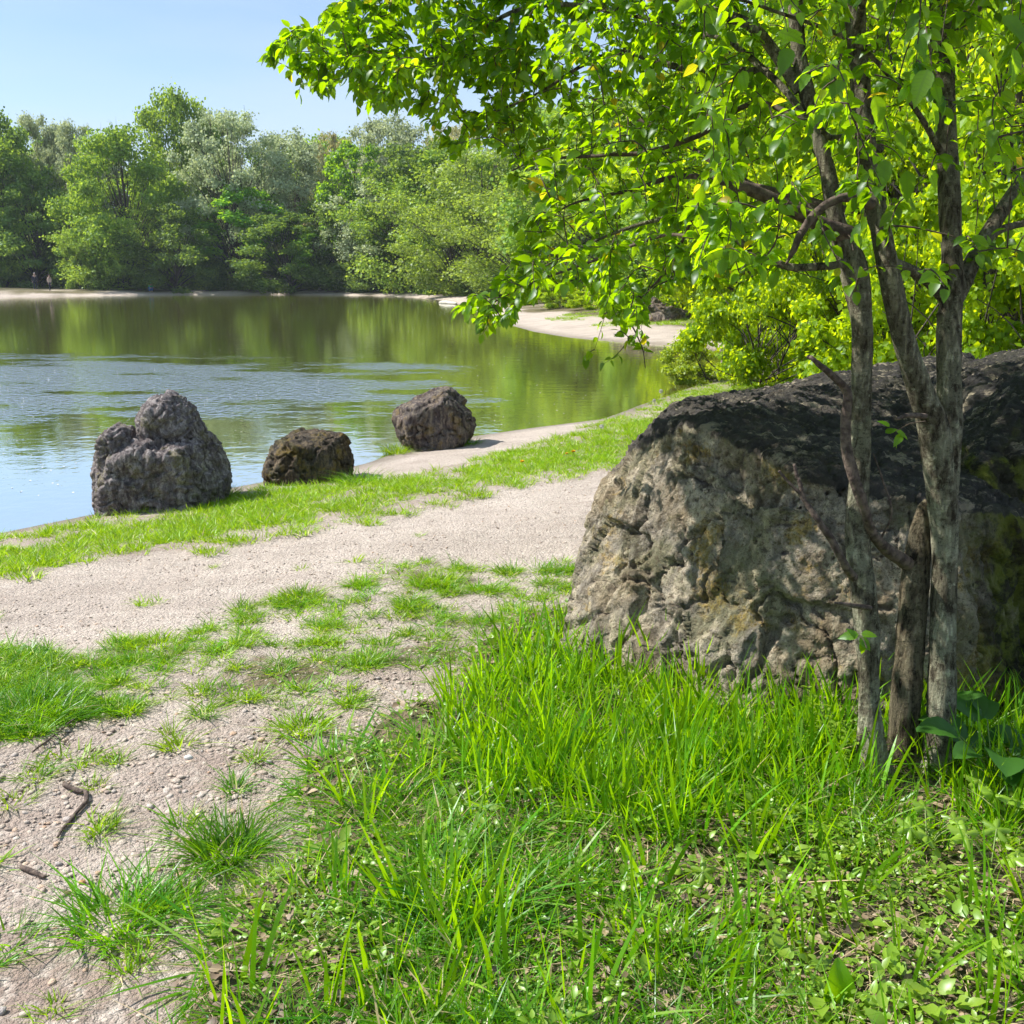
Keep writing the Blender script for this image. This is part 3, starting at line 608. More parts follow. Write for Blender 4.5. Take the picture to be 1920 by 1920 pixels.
def place_tree(model, name, loc, sx, sz, rz, label, cat='tree', group=None, parts=('trunk', 'crown'), mat=None):
    e = empty(name, loc, rz, (sx, sx, sz)); tag(e, label, cat, group)
    for pn, me in zip(parts, model):
        o = mobj(pn, me, e)
    return e
FT = dict(
    mid=[tree_model(16, 12, 22000, 0.3, M['mid_leaf'], 1, puffs=80, trunk_r=0.17), tree_model(16, 12, 22000, 0.3, M['mid_leaf'], 12, low=0.08, puffs=80, trunk_r=0.17)],
    dark=[tree_model(15, 12, 16000, 0.31, M['dark_leaf'], 2, low=0.02), tree_model(17, 11, 15000, 0.31, M['dark_leaf'], 22, low=0.05)],
    light=[tree_model(15, 12, 16000, 0.25, M['light_leaf'], 3, low=0.05), tree_model(14, 13, 16000, 0.25, M['light_leaf'], 32, low=0.03)],
    silver=[tree_model(16, 13, 22000, 0.25, M['silver_leaf'], 4, low=0.2, airy=1.2, puffs=90, puff_r=(0.08, 0.13), trunk_r=0.16), tree_model(17, 12, 20000, 0.25, M['silver_leaf'], 42, low=0.25, airy=1.4, puffs=90, puff_r=(0.07, 0.12), trunk_r=0.16)],
    vivid=[tree_model(14, 8, 9000, 0.3, M['vivid_leaf'], 5, low=0.3, puffs=34, puff_r=(0.1, 0.17))],
    buff=[tree_model(16, 12, 13000, 0.2, M['buff_leaf'], 6, low=0.3, airy=1.6, puffs=80, puff_r=(0.06, 0.11), trunk_r=0.15)],
    bush=[tree_model(4, 6, 7000, 0.22, M['dark_leaf'], 7, low=0.0, puffs=26, stems=3, trunk_r=0.08), tree_model(4, 6, 7000, 0.2, M['mid_leaf'], 8, low=0.0, puffs=26, stems=3, trunk_r=0.08)],
    lbush=[tree_model(4, 4.6, 8000, 0.2, M['light_leaf'], 9, low=0.0, puffs=24, stems=3, trunk_r=0.08)],
)
HM = dict(mid=(16, 12), dark=(16, 11.5), light=(14.5, 12.5), silver=(16.5, 12), vivid=(14, 8), buff=(16, 12), bush=(4, 6), lbush=(4, 4.6))
# centre px, ground distance y, top px, crown width px, kind, label
FAR = [
 (20, 126, 190, 190, 'dark', 'tall bluish green tree rising at the far left edge of the lake woods', 'tall_tree'),
 (105, 132, 222, 130, 'silver', 'grey olive tree crown filling the dip right of the tall left edge tree', 'tree'),
 (25, 123, 258, 190, 'mid', 'mid green tree behind the two walkers, yellowish lit crown', 'tree'),
 (165, 128, 238, 130, 'silver', 'pale grey olive tree in the gap before the big round green tree', 'tree'),
 (245, 116, 236, 200, 'mid', 'big round green tree left of the tallest tree', 'tree'),
 (345, 130, 166, 150, 'mid', 'tallest tree of the far shore, ragged crown above all others', 'tall_tree'),
 (430, 134, 190, 130, 'dark', 'dark green tree just behind the tallest tree on its right', 'tree'),
 (440, 118, 212, 200, 'silver', 'broad silvery grey tree right of the tallest tree', 'tree'),
 (555, 124, 236, 170, 'silver', 'silvery tree with loose crown at the middle of the far shore', 'tree'),
 (640, 126, 246, 130, 'buff', 'thin yellowish pink tinted tree in the far row', 'tree'),
 (740, 122, 204, 190, 'silver', 'thin grey nearly bare looking tree behind the overhanging branch', 'tree'),
 (850, 120, 225, 170, 'buff', 'sparse grey buff tree rising behind the leaf tips', 'tree'),
 (70, 121, 330, 170, 'dark', 'shaded dark tree behind the two walkers on the shore', 'tree'),
 (225, 115, 380, 190, 'light', 'light green lower tree under the big round tree', 'tree'),
 (330, 112, 370, 150, 'dark', 'dark green lower tree below the tallest tree', 'tree'),
 (455, 116, 345, 170, 'vivid', 'bright green low tree in front of the broad silvery tree', 'tree'),
 (545, 112, 385, 170, 'dark', 'dark tree with arching bare stems at the middle of the far shore', 'tree'),
 (600, 113, 430, 110, 'vivid', 'small vivid green tree under the arching stems', 'tree'),
 (672, 112, 262, 130, 'vivid', 'narrow vivid green tree with dark trunk against silvery crowns', 'tree'),
 (715, 110, 340, 190, 'silver', 'grey green tree leaning out beside the vivid green tree', 'tree'),
 (640, 114, 330, 150, 'dark', 'dark crown filling the shade behind the vivid green tree', 'tree'),
 (800, 105, 300, 240, 'light', 'wide light green tree leaning over the curved beach', 'tree'),
 (700, 110, 450, 130, 'dark', 'dark bushy tree at the start of the curved beach', 'tree'),
 (900, 94, 270, 270, 'light', 'light green tree with yellow twigs over the curved beach', 'tree'),
 (850, 92, 395, 190, 'light', 'low spreading light green tree nearest the curved beach', 'tree'),
 (980, 82, 330, 240, 'light', 'light green tree half hidden by the overhanging branch', 'tree'),
 (1010, 100, 190, 260, 'mid', 'green tree top seen through the overhanging leaves', 'tree'),
 (1120, 68, 180, 330, 'mid', 'green tree behind the drooping branch over the beach bank', 'tree'),
 (1230, 52, 150, 330, 'light', 'light tree above the eroded bank of the beach', 'tree'),
 (1080, 62, 400, 180, 'dark', 'shaded low tree with dark trunks behind the beach bank', 'tree'),
 (1330, 46, 130, 380, 'mid', 'dense green tree above the right end of the beach', 'tree'),
 (1240, 46, 385, 200, 'mid', 'rounded green tree standing on the beach bank', 'tree'),
]
rr_ = random.Random(5)
for i, (px, D, top, wpx, kind, lab, nm) in enumerate(FAR):
    f = ray(px, 540); x = f[0]/f[1]*D; z0 = hz(x, D)-0.1; r_ = ray(px, top); zt = ZC+r_[2]/r_[1]*D
    mH, mW = HM[kind]; w = wpx/1920*D*1.08; md = FT[kind][i % len(FT[kind])]
    place_tree(md, nm, (x, D, z0), w/mW, (zt-z0)/(mH*0.97), rr_.random()*6.28, lab, 'tree', 'trees of the wood round the lake')
# dim rows deeper in the wood
for k in range(26):
    px = -160+k*60+rr_.uniform(-15, 15); D = 139+rr_.uniform(-4, 8) if px < 760 else 110-(px-760)*0.04; top = 262+rr_.uniform(-20, 25) if px < 760 else 250+rr_.uniform(-30, 20)
    f = ray(px, 540); x = f[0]/f[1]*D; z0 = hz(x, D); r_ = ray(px, top); zt = ZC+r_[2]/r_[1]*D; kind = ['dark', 'mid', 'silver', 'dark'][k % 4]; mH, mW = HM[kind]; s = rr_.uniform(0.95, 1.2)
    place_tree(FT[kind][k % 2], 'tree', (x, D, z0), s, (zt-z0)/mH, rr_.random()*6.28, 'one of the trees deeper in the wood behind the front row', 'tree', 'trees deeper in the wood')
# shrubs along the far shore
MARKS = [(0, 'at the far left edge of the far shore'), (60, 'behind the walker in dark clothes'), (110, 'just right of the walker in the beige coat'), (200, 'below the light green lower tree'), (285, 'behind the crouching person in green'), (345, 'under the tallest far tree'), (455, 'under the bright green low tree'), (545, 'under the dark tree with arching stems'),
         (600, 'under the small vivid green tree'), (672, 'at the foot of the narrow vivid green tree'), (740, 'where the far beach begins to curve'), (850, 'behind the pale driftwood'), (980, 'behind the lowest leaf tips of the forked tree'), (1100, 'on the beach bank behind the drooping branch')]
used = {}
for k in range(28):
    px = -40+k*42+rr_.uniform(-10, 10)
    D = 116 if px < 620 else np.interp(px, [620, 700, 800, 880, 960, 1100], [114, 111, 104, 92, 80, 60])
    if px < 135: D = 121
    f = ray(px, 545); x = f[0]/f[1]*D; h = rr_.uniform(3.4, 5.8) if px < 880 else rr_.uniform(2.0, 3.4); s = rr_.uniform(0.9, 1.25)*(1 if px < 880 else 0.75)
    mk = min(MARKS, key=lambda q: abs(q[0]-px))[1]; n_ = used[mk] = used.get(mk, 0)+1
    hs = 'taller' if h > (4.6 if px < 880 else 2.7) else 'low'
    lab = ['dark %s shrub %s' % (hs, mk), 'second dark shrub from the left, %s' % mk, 'third dark shrub from the left, %s' % mk, 'fourth dark shrub from the left, %s' % mk][n_-1]
    place_tree(FT['bush'][k % 2], 'shrub', (x, D+rr_.uniform(0, 2), hz(x, D)-0.2), s, h/4, rr_.random()*6.28, lab, 'shrub', 'shrubs under the far trees')
f = ray(152, 545); x = f[0]/f[1]*113
place_tree(FT['lbush'][0], 'shrub', (x, 113, 0.35), 0.85, 1.75, 1, 'bright light green shrub lit by the sun just right of the two walkers', 'shrub', 'shrubs under the far trees')

# ------------------------------------------------------------------ bright trees and shrubs behind the big boulder
NT = dict(
    big=tree_model(7, 6.5, 36000, 0.105, M['bright_leaf'], 51, low=0.03, puffs=95, stems=2, trunk_r=0.12, leafkind='kite', puff_r=(0.06, 0.11)),
    big2=tree_model(7, 6.0, 36000, 0.105, M['bright_leaf'], 57, low=0.06, puffs=90, stems=1, trunk_r=0.14, puff_r=(0.06, 0.12)),
    bush=tree_model(3, 3.6, 30000, 0.085, M['bright_leaf'], 53, low=0.0, puffs=55, stems=3, trunk_r=0.045, puff_r=(0.07, 0.12)),
    ybush=tree_model(2, 2.6, 11000, 0.075, M['yellow_leaf'], 55, low=0.0, puffs=40, stems=3, trunk_r=0.03, airy=1.2, puff_r=(0.08, 0.13)),
)
NM = dict(big=(7, 6.5), big2=(7, 6.0), bush=(3, 3.6), ybush=(2, 2.6))
NEARBG = [
 (1345, 20.0, 608, 190, 'ybush', 'small yellow green bush standing where the lawn meets the lake', 'bush'),
 (1440, 18.0, 395, 330, 'bush', 'rounded bright green bush between the lake bay and the left stem', 'bush'),
 (1560, 22.0, 330, 330, 'bush', 'green bush seen between the left stem and the leaning stem', 'bush'),
 (1330, 40.0, 440, 300, 'bush', 'light green bush on the beach bank behind the rounded bush', 'bush'),
 (1490, 28.0, -60, 560, 'big2', 'tall bright tree behind the left stem of the forked tree', 'tree'),
 (1640, 16.5, 120, 420, 'big', 'yellow green sunlit tree between the leaning stem and the right stem', 'tree'),
 (1800, 11.0, 340, 520, 'bush', 'leafy bright thicket rising right behind the big boulder', 'shrub'),
 (2010, 9.8, 330, 520, 'bush', 'leafy shrub behind the right end of the big boulder', 'shrub'),
 (1790, 17.0, 150, 560, 'big2', 'bright tree behind the right stem of the forked tree', 'tree'),
 (1900, 13.5, -420, 760, 'big', 'tall sunlit tree filling the upper right corner', 'tree'),
 (2250, 13.0, -300, 760, 'big2', 'bright tree at the right edge of the boulder', 'tree'),
 (1700, 24.0, -330, 700, 'big', 'tallest sunlit tree high behind the forked stems', 'tree'),
 (1380, 38.0, 20, 420, 'big2', 'tall tree seen through the leaves over the bay', 'tree'),
 (1600, 36.0, 60, 520, 'big', 'green tree closing the view far behind the boulder', 'tree'),
 (1900, 26.0, 60, 760, 'big2', 'tree deep behind the thicket at the right', 'tree'),
]
for i, (px, D, top, wpx, kind, lab, nm) in enumerate(NEARBG):
    f = ray(px, 620); x = f[0]/f[1]*D; z0 = hz(x, D)-0.05; r_ = ray(px, top); zt = ZC+r_[2]/r_[1]*D; mH, mW = NM[kind]; w = wpx/1920*D
    place_tree(NT[kind], nm, (x, D, z0), w/mW, (zt-z0)/(mH*0.97), rr_.random()*6.28, lab, 'tree' if nm == 'tree' else 'shrub', 'sunlit trees and bushes behind the big boulder')

# ------------------------------------------------------------------ the forked tree in front of the boulder
TREE0 = ground_at(1700, 1440)
tree = empty('forked_tree', TREE0); tag(tree, 'young many stemmed tree with bright serrated leaves, standing in front of the big boulder', 'tree')
T0 = np.array(TREE0)
def limb(name, spec, mat, n=60, seg=28, rough=0.004, seed=0, skel=None, parent=tree, flare=False):
    """spec: (px, py, depth, width px)"""
    A = np.array([np.append(P(a, b, c), w/2/1920*c*(0.9 if name == 'stem' else 1)) for a, b, c, w in spec]); S = spline(A, n); pts = S[:, :3]; rad = np.maximum(S[:, 3], 0.0015)
    L = len(pts); wob = np.stack([perlin(pts, 2.4, seed+k) for k in range(3)], 1)*0.010*(rad > 0.006)[:, None]; pts = pts+wob
    rad = rad*(1+0.10*perlin(pts, 7, seed+4))
    if flare: rad = rad*(1+0.9*np.exp(-np.arange(L)/L*20))
    t = Tubes().add(pts-T0, rad, seg, True, rough, seed); o = mobj(name, t.mesh(name, mat), parent)
    if skel is not None: skel.extend([tuple(q) for q in pts])
    return o
SK = []
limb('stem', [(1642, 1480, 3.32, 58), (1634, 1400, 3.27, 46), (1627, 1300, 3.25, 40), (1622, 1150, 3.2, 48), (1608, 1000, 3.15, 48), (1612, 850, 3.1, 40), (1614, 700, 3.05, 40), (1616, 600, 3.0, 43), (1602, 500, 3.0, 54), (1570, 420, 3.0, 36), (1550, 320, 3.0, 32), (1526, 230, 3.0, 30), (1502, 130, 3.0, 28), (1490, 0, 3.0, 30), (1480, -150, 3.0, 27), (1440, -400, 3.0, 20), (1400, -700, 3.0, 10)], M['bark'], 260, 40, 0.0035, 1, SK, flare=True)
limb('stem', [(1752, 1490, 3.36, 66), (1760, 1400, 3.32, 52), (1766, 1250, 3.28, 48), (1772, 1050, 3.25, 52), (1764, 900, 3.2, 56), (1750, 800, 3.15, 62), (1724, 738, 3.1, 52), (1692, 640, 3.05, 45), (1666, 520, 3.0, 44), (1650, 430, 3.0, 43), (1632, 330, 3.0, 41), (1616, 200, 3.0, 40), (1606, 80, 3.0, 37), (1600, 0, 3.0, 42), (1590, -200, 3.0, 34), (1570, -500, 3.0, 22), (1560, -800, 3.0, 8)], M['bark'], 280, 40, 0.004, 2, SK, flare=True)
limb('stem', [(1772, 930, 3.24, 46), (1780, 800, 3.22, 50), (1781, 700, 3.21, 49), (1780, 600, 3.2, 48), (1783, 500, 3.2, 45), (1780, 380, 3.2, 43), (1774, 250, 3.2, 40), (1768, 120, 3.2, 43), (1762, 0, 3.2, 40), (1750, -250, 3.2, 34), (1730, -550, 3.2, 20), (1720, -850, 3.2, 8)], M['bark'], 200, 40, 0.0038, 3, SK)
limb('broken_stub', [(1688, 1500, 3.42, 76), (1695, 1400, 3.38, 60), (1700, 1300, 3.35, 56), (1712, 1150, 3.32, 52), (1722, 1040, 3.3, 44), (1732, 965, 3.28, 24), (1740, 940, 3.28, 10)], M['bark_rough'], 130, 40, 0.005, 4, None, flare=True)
B = [
 ('branch', [(1768, 600, 3.2, 34), (1800, 540, 3.22, 36), (1850, 440, 3.25, 29), (1905, 355, 3.3, 25), (1980, 260, 3.4, 20), (2080, 100, 3.5, 10)], 36),
 ('branch', [(1845, 450, 3.25, 16), (1885, 425, 3.3, 13), (1960, 410, 3.4, 10), (2060, 380, 3.5, 5)], 20),
 ('branch', [(1670, 490, 3.02, 20), (1700, 503, 3.08, 20), (1735, 525, 3.14, 22), (1768, 560, 3.2, 26)], 24),
 ('branch', [(1600, 470, 3.0, 26), (1580, 495, 2.98, 16), (1530, 500, 2.95, 14), (1480, 500, 2.95, 14), (1430, 478, 2.98, 13), (1370, 440, 3.0, 12), (1310, 405, 3.1, 10), (1220, 415, 3.2, 7), (1120, 450, 3.3, 5), (1020, 500, 3.4, 3)], 60),
 ('branch', [(1370, 440, 3.0, 9), (1330, 450, 3.1, 8), (1260, 440, 3.3, 6), (1200, 455, 3.5, 6), (1110, 490, 3.7, 5), (1000, 530, 3.9, 4), (900, 580, 4.0, 2.5)], 40),
 ('branch', [(1500, 170, 3.0, 22), (1447, 90, 3.0, 22), (1400, 45, 3.0, 21), (1331, 20, 3.1, 18), (1230, -20, 3.2, 14), (1090, -60, 3.4, 10), (900, -80, 3.7, 6), (760, -60, 3.9, 3)], 50),
 ('branch', [(1535, 260, 3.0, 14), (1490, 190, 3.0, 13), (1447, 142, 3.05, 12), (1387, 90, 3.15, 11), (1354, 72, 3.25, 9), (1200, 30, 3.5, 7), (1080, 10, 3.7, 8), (971, 21, 3.8, 8), (900, 60, 3.9, 6), (860, 100, 4.0, 4), (760, 110, 4.0, 3), (660, 90, 4.0, 2)], 70),
 ('branch', [(1560, 130, 3.3, 14), (1450, 135, 3.4, 13), (1369, 133, 3.5, 14), (1300, 130, 3.6, 13), (1242, 118, 3.7, 12), (1167, 98, 3.8, 9), (1100, 120, 3.9, 7), (1000, 180, 4.1, 5), (900, 220, 4.2, 3)], 50),
 ('branch', [(1545, 250, 3.2, 12), (1425, 190, 3.4, 10), (1312, 255, 3.5, 9), (1208, 287, 3.6, 8), (1125, 292, 3.7, 6), (1010, 300, 3.9, 4), (960, 320, 4.0, 2)], 50),
 ('branch', [(1610, 395, 3.1, 13), (1300, 330, 3.9, 10), (1180, 360, 4.1, 7), (1080, 380, 4.2, 4), (1010, 420, 4.3, 2)], 50),
 ('branch', [(1560, 400, 3.4, 10), (1400, 340, 4.3, 10), (1250, 250, 4.8, 8), (1100, 180, 5.0, 5), (950, 130, 5.1, 3)], 50),
 ('branch', [(1650, 280, 3.0, 14), (1600, 258, 2.95, 12), (1560, 262, 2.95, 12), (1540, 250, 2.9, 8)], 16),
 ('branch', [(1775, 300, 3.2, 14), (1700, 180, 3.0, 10), (1600, 80, 2.8, 8), (1450, 20, 2.6, 6), (1300, -30, 2.5, 4)], 40),
 ('branch', [(1765, 100, 3.2, 16), (1830, 20, 3.1, 12), (1900, -60, 3.0, 9), (2050, -150, 2.9, 6)], 30),
 ('branch', [(1600, 60, 3.0, 14), (1640, -60, 2.7, 10), (1720, -150, 2.3, 7), (1800, -180, 2.0, 4), (1880, -150, 1.8, 3)], 36),
 ('branch', [(1185, 560, 3.8, 3), (1175, 590, 3.8, 3), (1190, 620, 3.8, 2.5), (1205, 655, 3.8, 2), (1210, 690, 3.8, 1.5)], 20),
 ('branch', [(1300, 405, 3.1, 6), (1270, 470, 3.4, 5), (1230, 530, 3.7, 4), (1185, 562, 3.8, 3), (1130, 590, 3.9, 2)], 30),
]
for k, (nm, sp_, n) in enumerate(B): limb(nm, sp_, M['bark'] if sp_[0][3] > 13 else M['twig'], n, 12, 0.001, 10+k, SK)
DEAD = [
 ('dead_branch', [(1590, 440, 3.0, 40), (1550, 425, 2.97, 30), (1500, 402, 2.95, 26), (1440, 372, 2.93, 24), (1385, 350, 2.9, 24), (1352, 332, 2.9, 26), (1343, 322, 2.9, 10)], 50),
 ('dead_branch', [(1640, 385, 3.0, 22), (1610, 372, 2.96, 17), (1575, 372, 2.94, 15), (1535, 397, 2.92, 13), (1505, 435, 2.9, 12), (1490, 465, 2.9, 11), (1474, 495, 2.9, 4)], 40),
 ('dead_branch', [(1700, 1060, 3.28, 26), (1660, 1030, 3.2, 21), (1634, 995, 3.12, 18), (1622, 950, 3.06, 18), (1606, 902, 3.03, 20), (1590, 837, 3.02, 19), (1588, 780, 3.01, 17), (1589, 735, 2.99, 15), (1562, 705, 2.97, 13), (1535, 684, 2.95, 10), (1514, 667, 2.95, 7)], 90),
 ('dead_branch', [(1600, 1085, 3.12, 16), (1587, 1065, 3.05, 13), (1560, 1015, 3.02, 12), (1535, 977, 3.0, 11), (1503, 930, 3.0, 8), (1480, 905, 3.0, 6), (1460, 883, 3.0, 4)], 36),
 ('dead_branch', [(1507, 938, 3.0, 8), (1498, 905, 3.0, 8), (1489, 870, 3.0, 6)], 12),
 ('dead_branch', [(1652, 1010, 3.15, 4), (1672, 960, 3.1, 3.5), (1655, 900, 3.1, 3), (1637, 850, 3.1, 2)], 16),
 ('dead_branch', [(1630, 1140, 3.15, 10), (1600, 1135, 3.1, 8), (1565, 1130, 3.08, 3)], 14),
 ('dead_branch', [(1735, 780, 3.08, 10), (1705, 778, 3.02, 9), (1680, 786, 3.0, 5)], 12),
]
for k, (nm, sp_, n) in enumerate(DEAD): limb(nm, sp_, M['dead_wood'], n*2, 18, 0.004 if sp_[0][3] > 14 else 0.0015, 40+k)

FOL = [(500, 105), (530, 55), (590, 40), (640, 0), (660, -450), (900, -600), (2400, -600), (2500, 420), (2050, 520), (1900, 500), (1800, 560), (1680, 540), (1560, 560), (1500, 520), (1430, 525), (1340, 525), (1270, 530), (1215, 560), (1215, 640), (1200, 640), (1160, 600), (1090, 545), (1040, 535), (980, 575), (915, 620), (870, 590), (905, 545), (950, 500), (975, 440), (1010, 380), (965, 330), (935, 290), (890, 250), (850, 290), (820, 250), (770, 190), (700, 200), (650, 150), (585, 180), (550, 120)]
def foliage():
    rg = np.random.default_rng(11); SKp = np.array(SK); tg = []
    # targets sampled in the crown volume
    while len(tg) < 5600:
        n = 4000; px = rg.uniform(480, 2450, n); py = rg.uniform(-600, 700, n)
        dep = np.where(px < 1000, rg.uniform(3.7, 4.5, n), np.where(px < 1300, rg.uniform(3.0, 5.2, n), rg.uniform(2.2, 5.2, n)))
        ok = inpoly(px, py, FOL)
        dens = np.where(px < 700, 0.95, np.where(px > 1450, np.where(py > 330, 0.10, np.where(py > 60, 0.20, 0.4)), 0.8))
        dens = np.where((px > 1000) & (px < 1450) & (py > 360), 0.8, dens); dens = np.where(py < 0, np.where(px > 780, 0.75, 0.3), dens)  # unseen crown above the view, thickened to shade the boulder's right side
        dens = np.where((px > 1290) & (px < 1480) & (py > 30), dens*0.7, dens)
        X = np.array([P(a, b, c) for a, b, c in zip(px, py, dep)]); cl = fbm(X, 1.1, 2, 90)
        ok &= (rg.random(n) < dens*np.clip(1+1.6*cl, 0.25, 1.6)*0.7) & (X[:, 2] > 1.45)
        tg.extend(X[ok].tolist())
    tg = np.array(tg[:5600]); hand = [(505, 110, 4.0), (545, 130, 4.0), (560, 175, 4.0), (580, 60, 4.0), (555, 95, 4.0), (600, 110, 4.0), (640, 130, 4.0), (670, 60, 4.0), (860, 580, 4.0), (900, 600, 4.0), (905, 625, 4.0), (930, 570, 4.0), (960, 595, 4.0), (1115, 655, 3.9), (1135, 680, 3.9), (1100, 668, 3.9), (1208, 650, 3.8), (1212, 695, 3.8), (1180, 635, 3.8), (1160, 620, 3.8), (620, 165, 4.0), (670, 200, 4.0),
        (960, 330, 4.0), (850, 280, 4.0), (1000, 350, 4.1), (960, 430, 4.0), (620, 20, 4.1), (700, 20, 4.1), (990, 410, 4.0), (1660, 820, 3.05)]
    tg = np.vstack([[P(*h) for h in hand[:-1]], tg]); nh = len(hand)-1
    dmin = np.array([np.min(((SKp-t)**2).sum(1)) for t in tg]); order = np.argsort(dmin)
    nodes = np.zeros((len(SKp)+len(tg)*7, 3)); nodes[:len(SKp)] = SKp; nn = len(SKp); tubes = Tubes()
    LP = []; LD = []; LN = []; LS = []
    trunkc = np.array([1.2, 3.0])
    for ti in order:
        t = tg[ti]; dd = ((nodes[:nn]-t)**2).sum(1); out = np.hypot(nodes[:nn, 0]-trunkc[0], nodes[:nn, 1]-trunkc[1])-math.hypot(t[0]-trunkc[0], t[1]-trunkc[1])
        j = np.argmin(dd+0.6*np.clip(out, 0, 1)); a = nodes[j]; L = math.sqrt(dd[j])
        if L < 0.02: continue
        side = rg.normal(size=3)*0.12*L; m1 = a+(t-a)*0.35+side+[0, 0, 0.10*L]; m2 = a+(t-a)*0.72+side*0.7+[0, 0, 0.07*L]
        q = spline([a, m1, m2, t], 6); r0 = min(0.006, 0.0018+0.005*L); tubes.add(q-T0, np.linspace(r0, 0.0009, len(q)), 4, False)
        nodes[nn:nn+len(q)-1] = q[1:]; nn += len(q)-1
        # leaves alternate along the outer part, denser at the tip
        seglen = np.linalg.norm(np.diff(q, axis=0), axis=1).sum(); nl = rg.integers(7, 12) if ti >= nh else 6
        span = min(seglen, 0.36)
        for k in range(nl):
            s = 1-(span/seglen)*(k+rg.random()*0.5)/nl*0.98; fi = s*(len(q)-1); i0 = min(int(fi), len(q)-2); pt = q[i0]+(q[i0+1]-q[i0])*(fi-i0)
            tv = q[i0+1]-q[i0]; tv = tv/(np.linalg.norm(tv)+1e-9); sd = np.cross(tv, [0, 0, 1]); sd = sd/(np.linalg.norm(sd)+1e-6)*(1 if k % 2 else -1)
            d = (tv*0.6 if k else tv)+sd*(0.9 if k else 0.1)+rg.normal(size=3)*0.35+[0, 0, -0.55]
            nrm = np.array([0.0, 0, 1])*0.8+rg.normal(size=3)*0.5+sd*0.1
            LP.append(pt+d/np.linalg.norm(d)*0.006); LD.append(d); LN.append(nrm); LS.append((0.026+0.03*rg.random()**1.3)*(1.12 if t[0] < 0.15 else 1))
    # large leaves hanging close to the camera at the upper right, and a few sprigs low on the stems
    for (px, py, dep, dx, dz, s) in [(1765, 80, 2.1, 0.5, -0.55, .085), (1740, 130, 2.1, -0.3, -0.8, .08), (1760, 95, 2.0, 0.9, -0.15, .085), (1830, 95, 2.05, 0.8, -0.5, .085), (1640, 180, 2.3, 0.3, -0.9, .075), (1650, 130, 2.3, 0.8, -0.2, .08), (1690, 140, 2.3, 0.8, -0.35, .07), (1640, 215, 2.4, 0.6, -0.6, .07), (1710, 180, 2.3, 0.6, -0.5, .075), (1745, 190, 2.2, 0.35, -0.9, .075),
            (1660, 300, 2.4, -0.1, -1, .07), (1700, 320, 2.4, 0.2, -1, .075), (1740, 320, 2.4, 0.5, -.6, .06), (1680, 250, 2.5, 0.4, -0.9, .06), (1900, 90, 2.2, 0.1, -1, .08), (1880, 30, 2.2, 0.5, -0.6, .08), (1840, 160, 2.4, 0.3, -0.9, .07), (1480, 90, 2.4, -0.35, -0.9, .075), (1460, 60, 2.4, 0.7, -0.3, .07), (1500, 60, 2.5, -0.7, -0.4, .07), (1620, 420, 2.7, -.5, -.7, .06), (1560, 430, 2.8, -.4, -.9, .06), (1600, 440, 2.7, .6, -.6, .055), (1575, 440, 2.8, -.8, -.2, .055),
            (1660, 812, 2.95, .8, .3, .04), (1680, 808, 2.95, .9, -.5, .045), (1690, 815, 2.95, -.5, -.6, .045), (1668, 800, 2.95, -.7, .4, .04), (1675, 825, 2.95, .6, -.9, .035),
            (1610, 1190, 2.95, -.9, -.2, .06), (1615, 1188, 2.95, .9, .0, .045), (1612, 1195, 2.95, .6, -.7, .05), (1618, 1200, 2.95, .1, -1, .05), (1605, 1195, 2.95, -.5, .5, .04)]:
        b = P(px, py, dep); LP.append(b); LD.append(np.array([dx, rg.normal()*0.3, dz])); LN.append(np.array([rg.normal()*0.3, -0.7, 0.75])); LS.append(s)
    n_hand = 34
    for (px, py, dep, tx, ty) in [(1765, 80, 2.1, 1800, -160), (1650, 130, 2.3, 1720, -140), (1710, 180, 2.3, 1640, 140), (1900, 40, 2.2, 1880, -150), (1480, 80, 2.4, 1460, -10), (1700, 310, 2.4, 1650, 270), (1675, 812, 2.95, 1735, 790), (1612, 1195, 2.95, 1625, 1215), (1590, 440, 2.75, 1600, 470), (1670, 260, 2.4, 1640, 180)]:
        a = P(tx, ty, dep*0.98+0.03); t = P(px, py, dep); tubes.add(spline([a, (a+t)/2+[0, 0, 0.01], t], 8)-T0, np.linspace(0.002, 0.0008, 9), 4, False)
    LP = np.array(LP); LD = np.array(LD); LN = np.array(LN); LS = np.array(LS)
    tw = mobj('twigs', tubes.mesh('twigs', M['twig']), tree); tag(tw, kind='stuff')
    px, py, dep = project(LP); big = LS/dep; inn = (px > 0) & (px < 1920) & (py > -10) & (py < 1920)
    edge = np.zeros(len(LP)); edge[-n_hand:] = 1
    score = big*inn*(1+0.5*(px < 640)*(py > 0)+0.4*((py > 560) & (px < 1230)))+edge
    sel = np.argsort(-score)[:300]; rest = np.ones(len(LP), bool); rest[sel] = False
    rest &= LP[:, 2] > 1.2
    me = leaves_mesh('foliage', LP[rest]-T0, LD[rest], LN[rest], LS[rest], M['near_leaf'], 'oval', None, True)
    fo = mobj('foliage', me, tree); tag(fo, kind='stuff')
    var = [leaves_mesh('leaf', np.zeros((1, 3)), np.array([[1.0, 0, 0]]), np.array([[0, 0, 1.0]]), np.array([1.0]), M['near_leaf'], 'serr', np.array([tv]), True) for tv in (0.1, 0.3, 0.5, 0.7, 0.9, 0.97)]
    D, S, N3 = rot_frames(LD[sel], LN[sel])
    for k, i in enumerate(sel):
        o = mobj('leaf', var[[0, 1, 2, 3, 4, 1, 2, 3, 4, 5 if px[i] < 700 else 2][k % 10]], tree); s = LS[i]; q = LP[i]-T0
        o.matrix_parent_inverse = Matrix(); o.matrix_basis = Matrix([[D[k][r]*s, S[k][r]*s, N3[k][r]*s, q[r]] for r in range(3)]+[[0, 0, 0, 1]])
foliage()

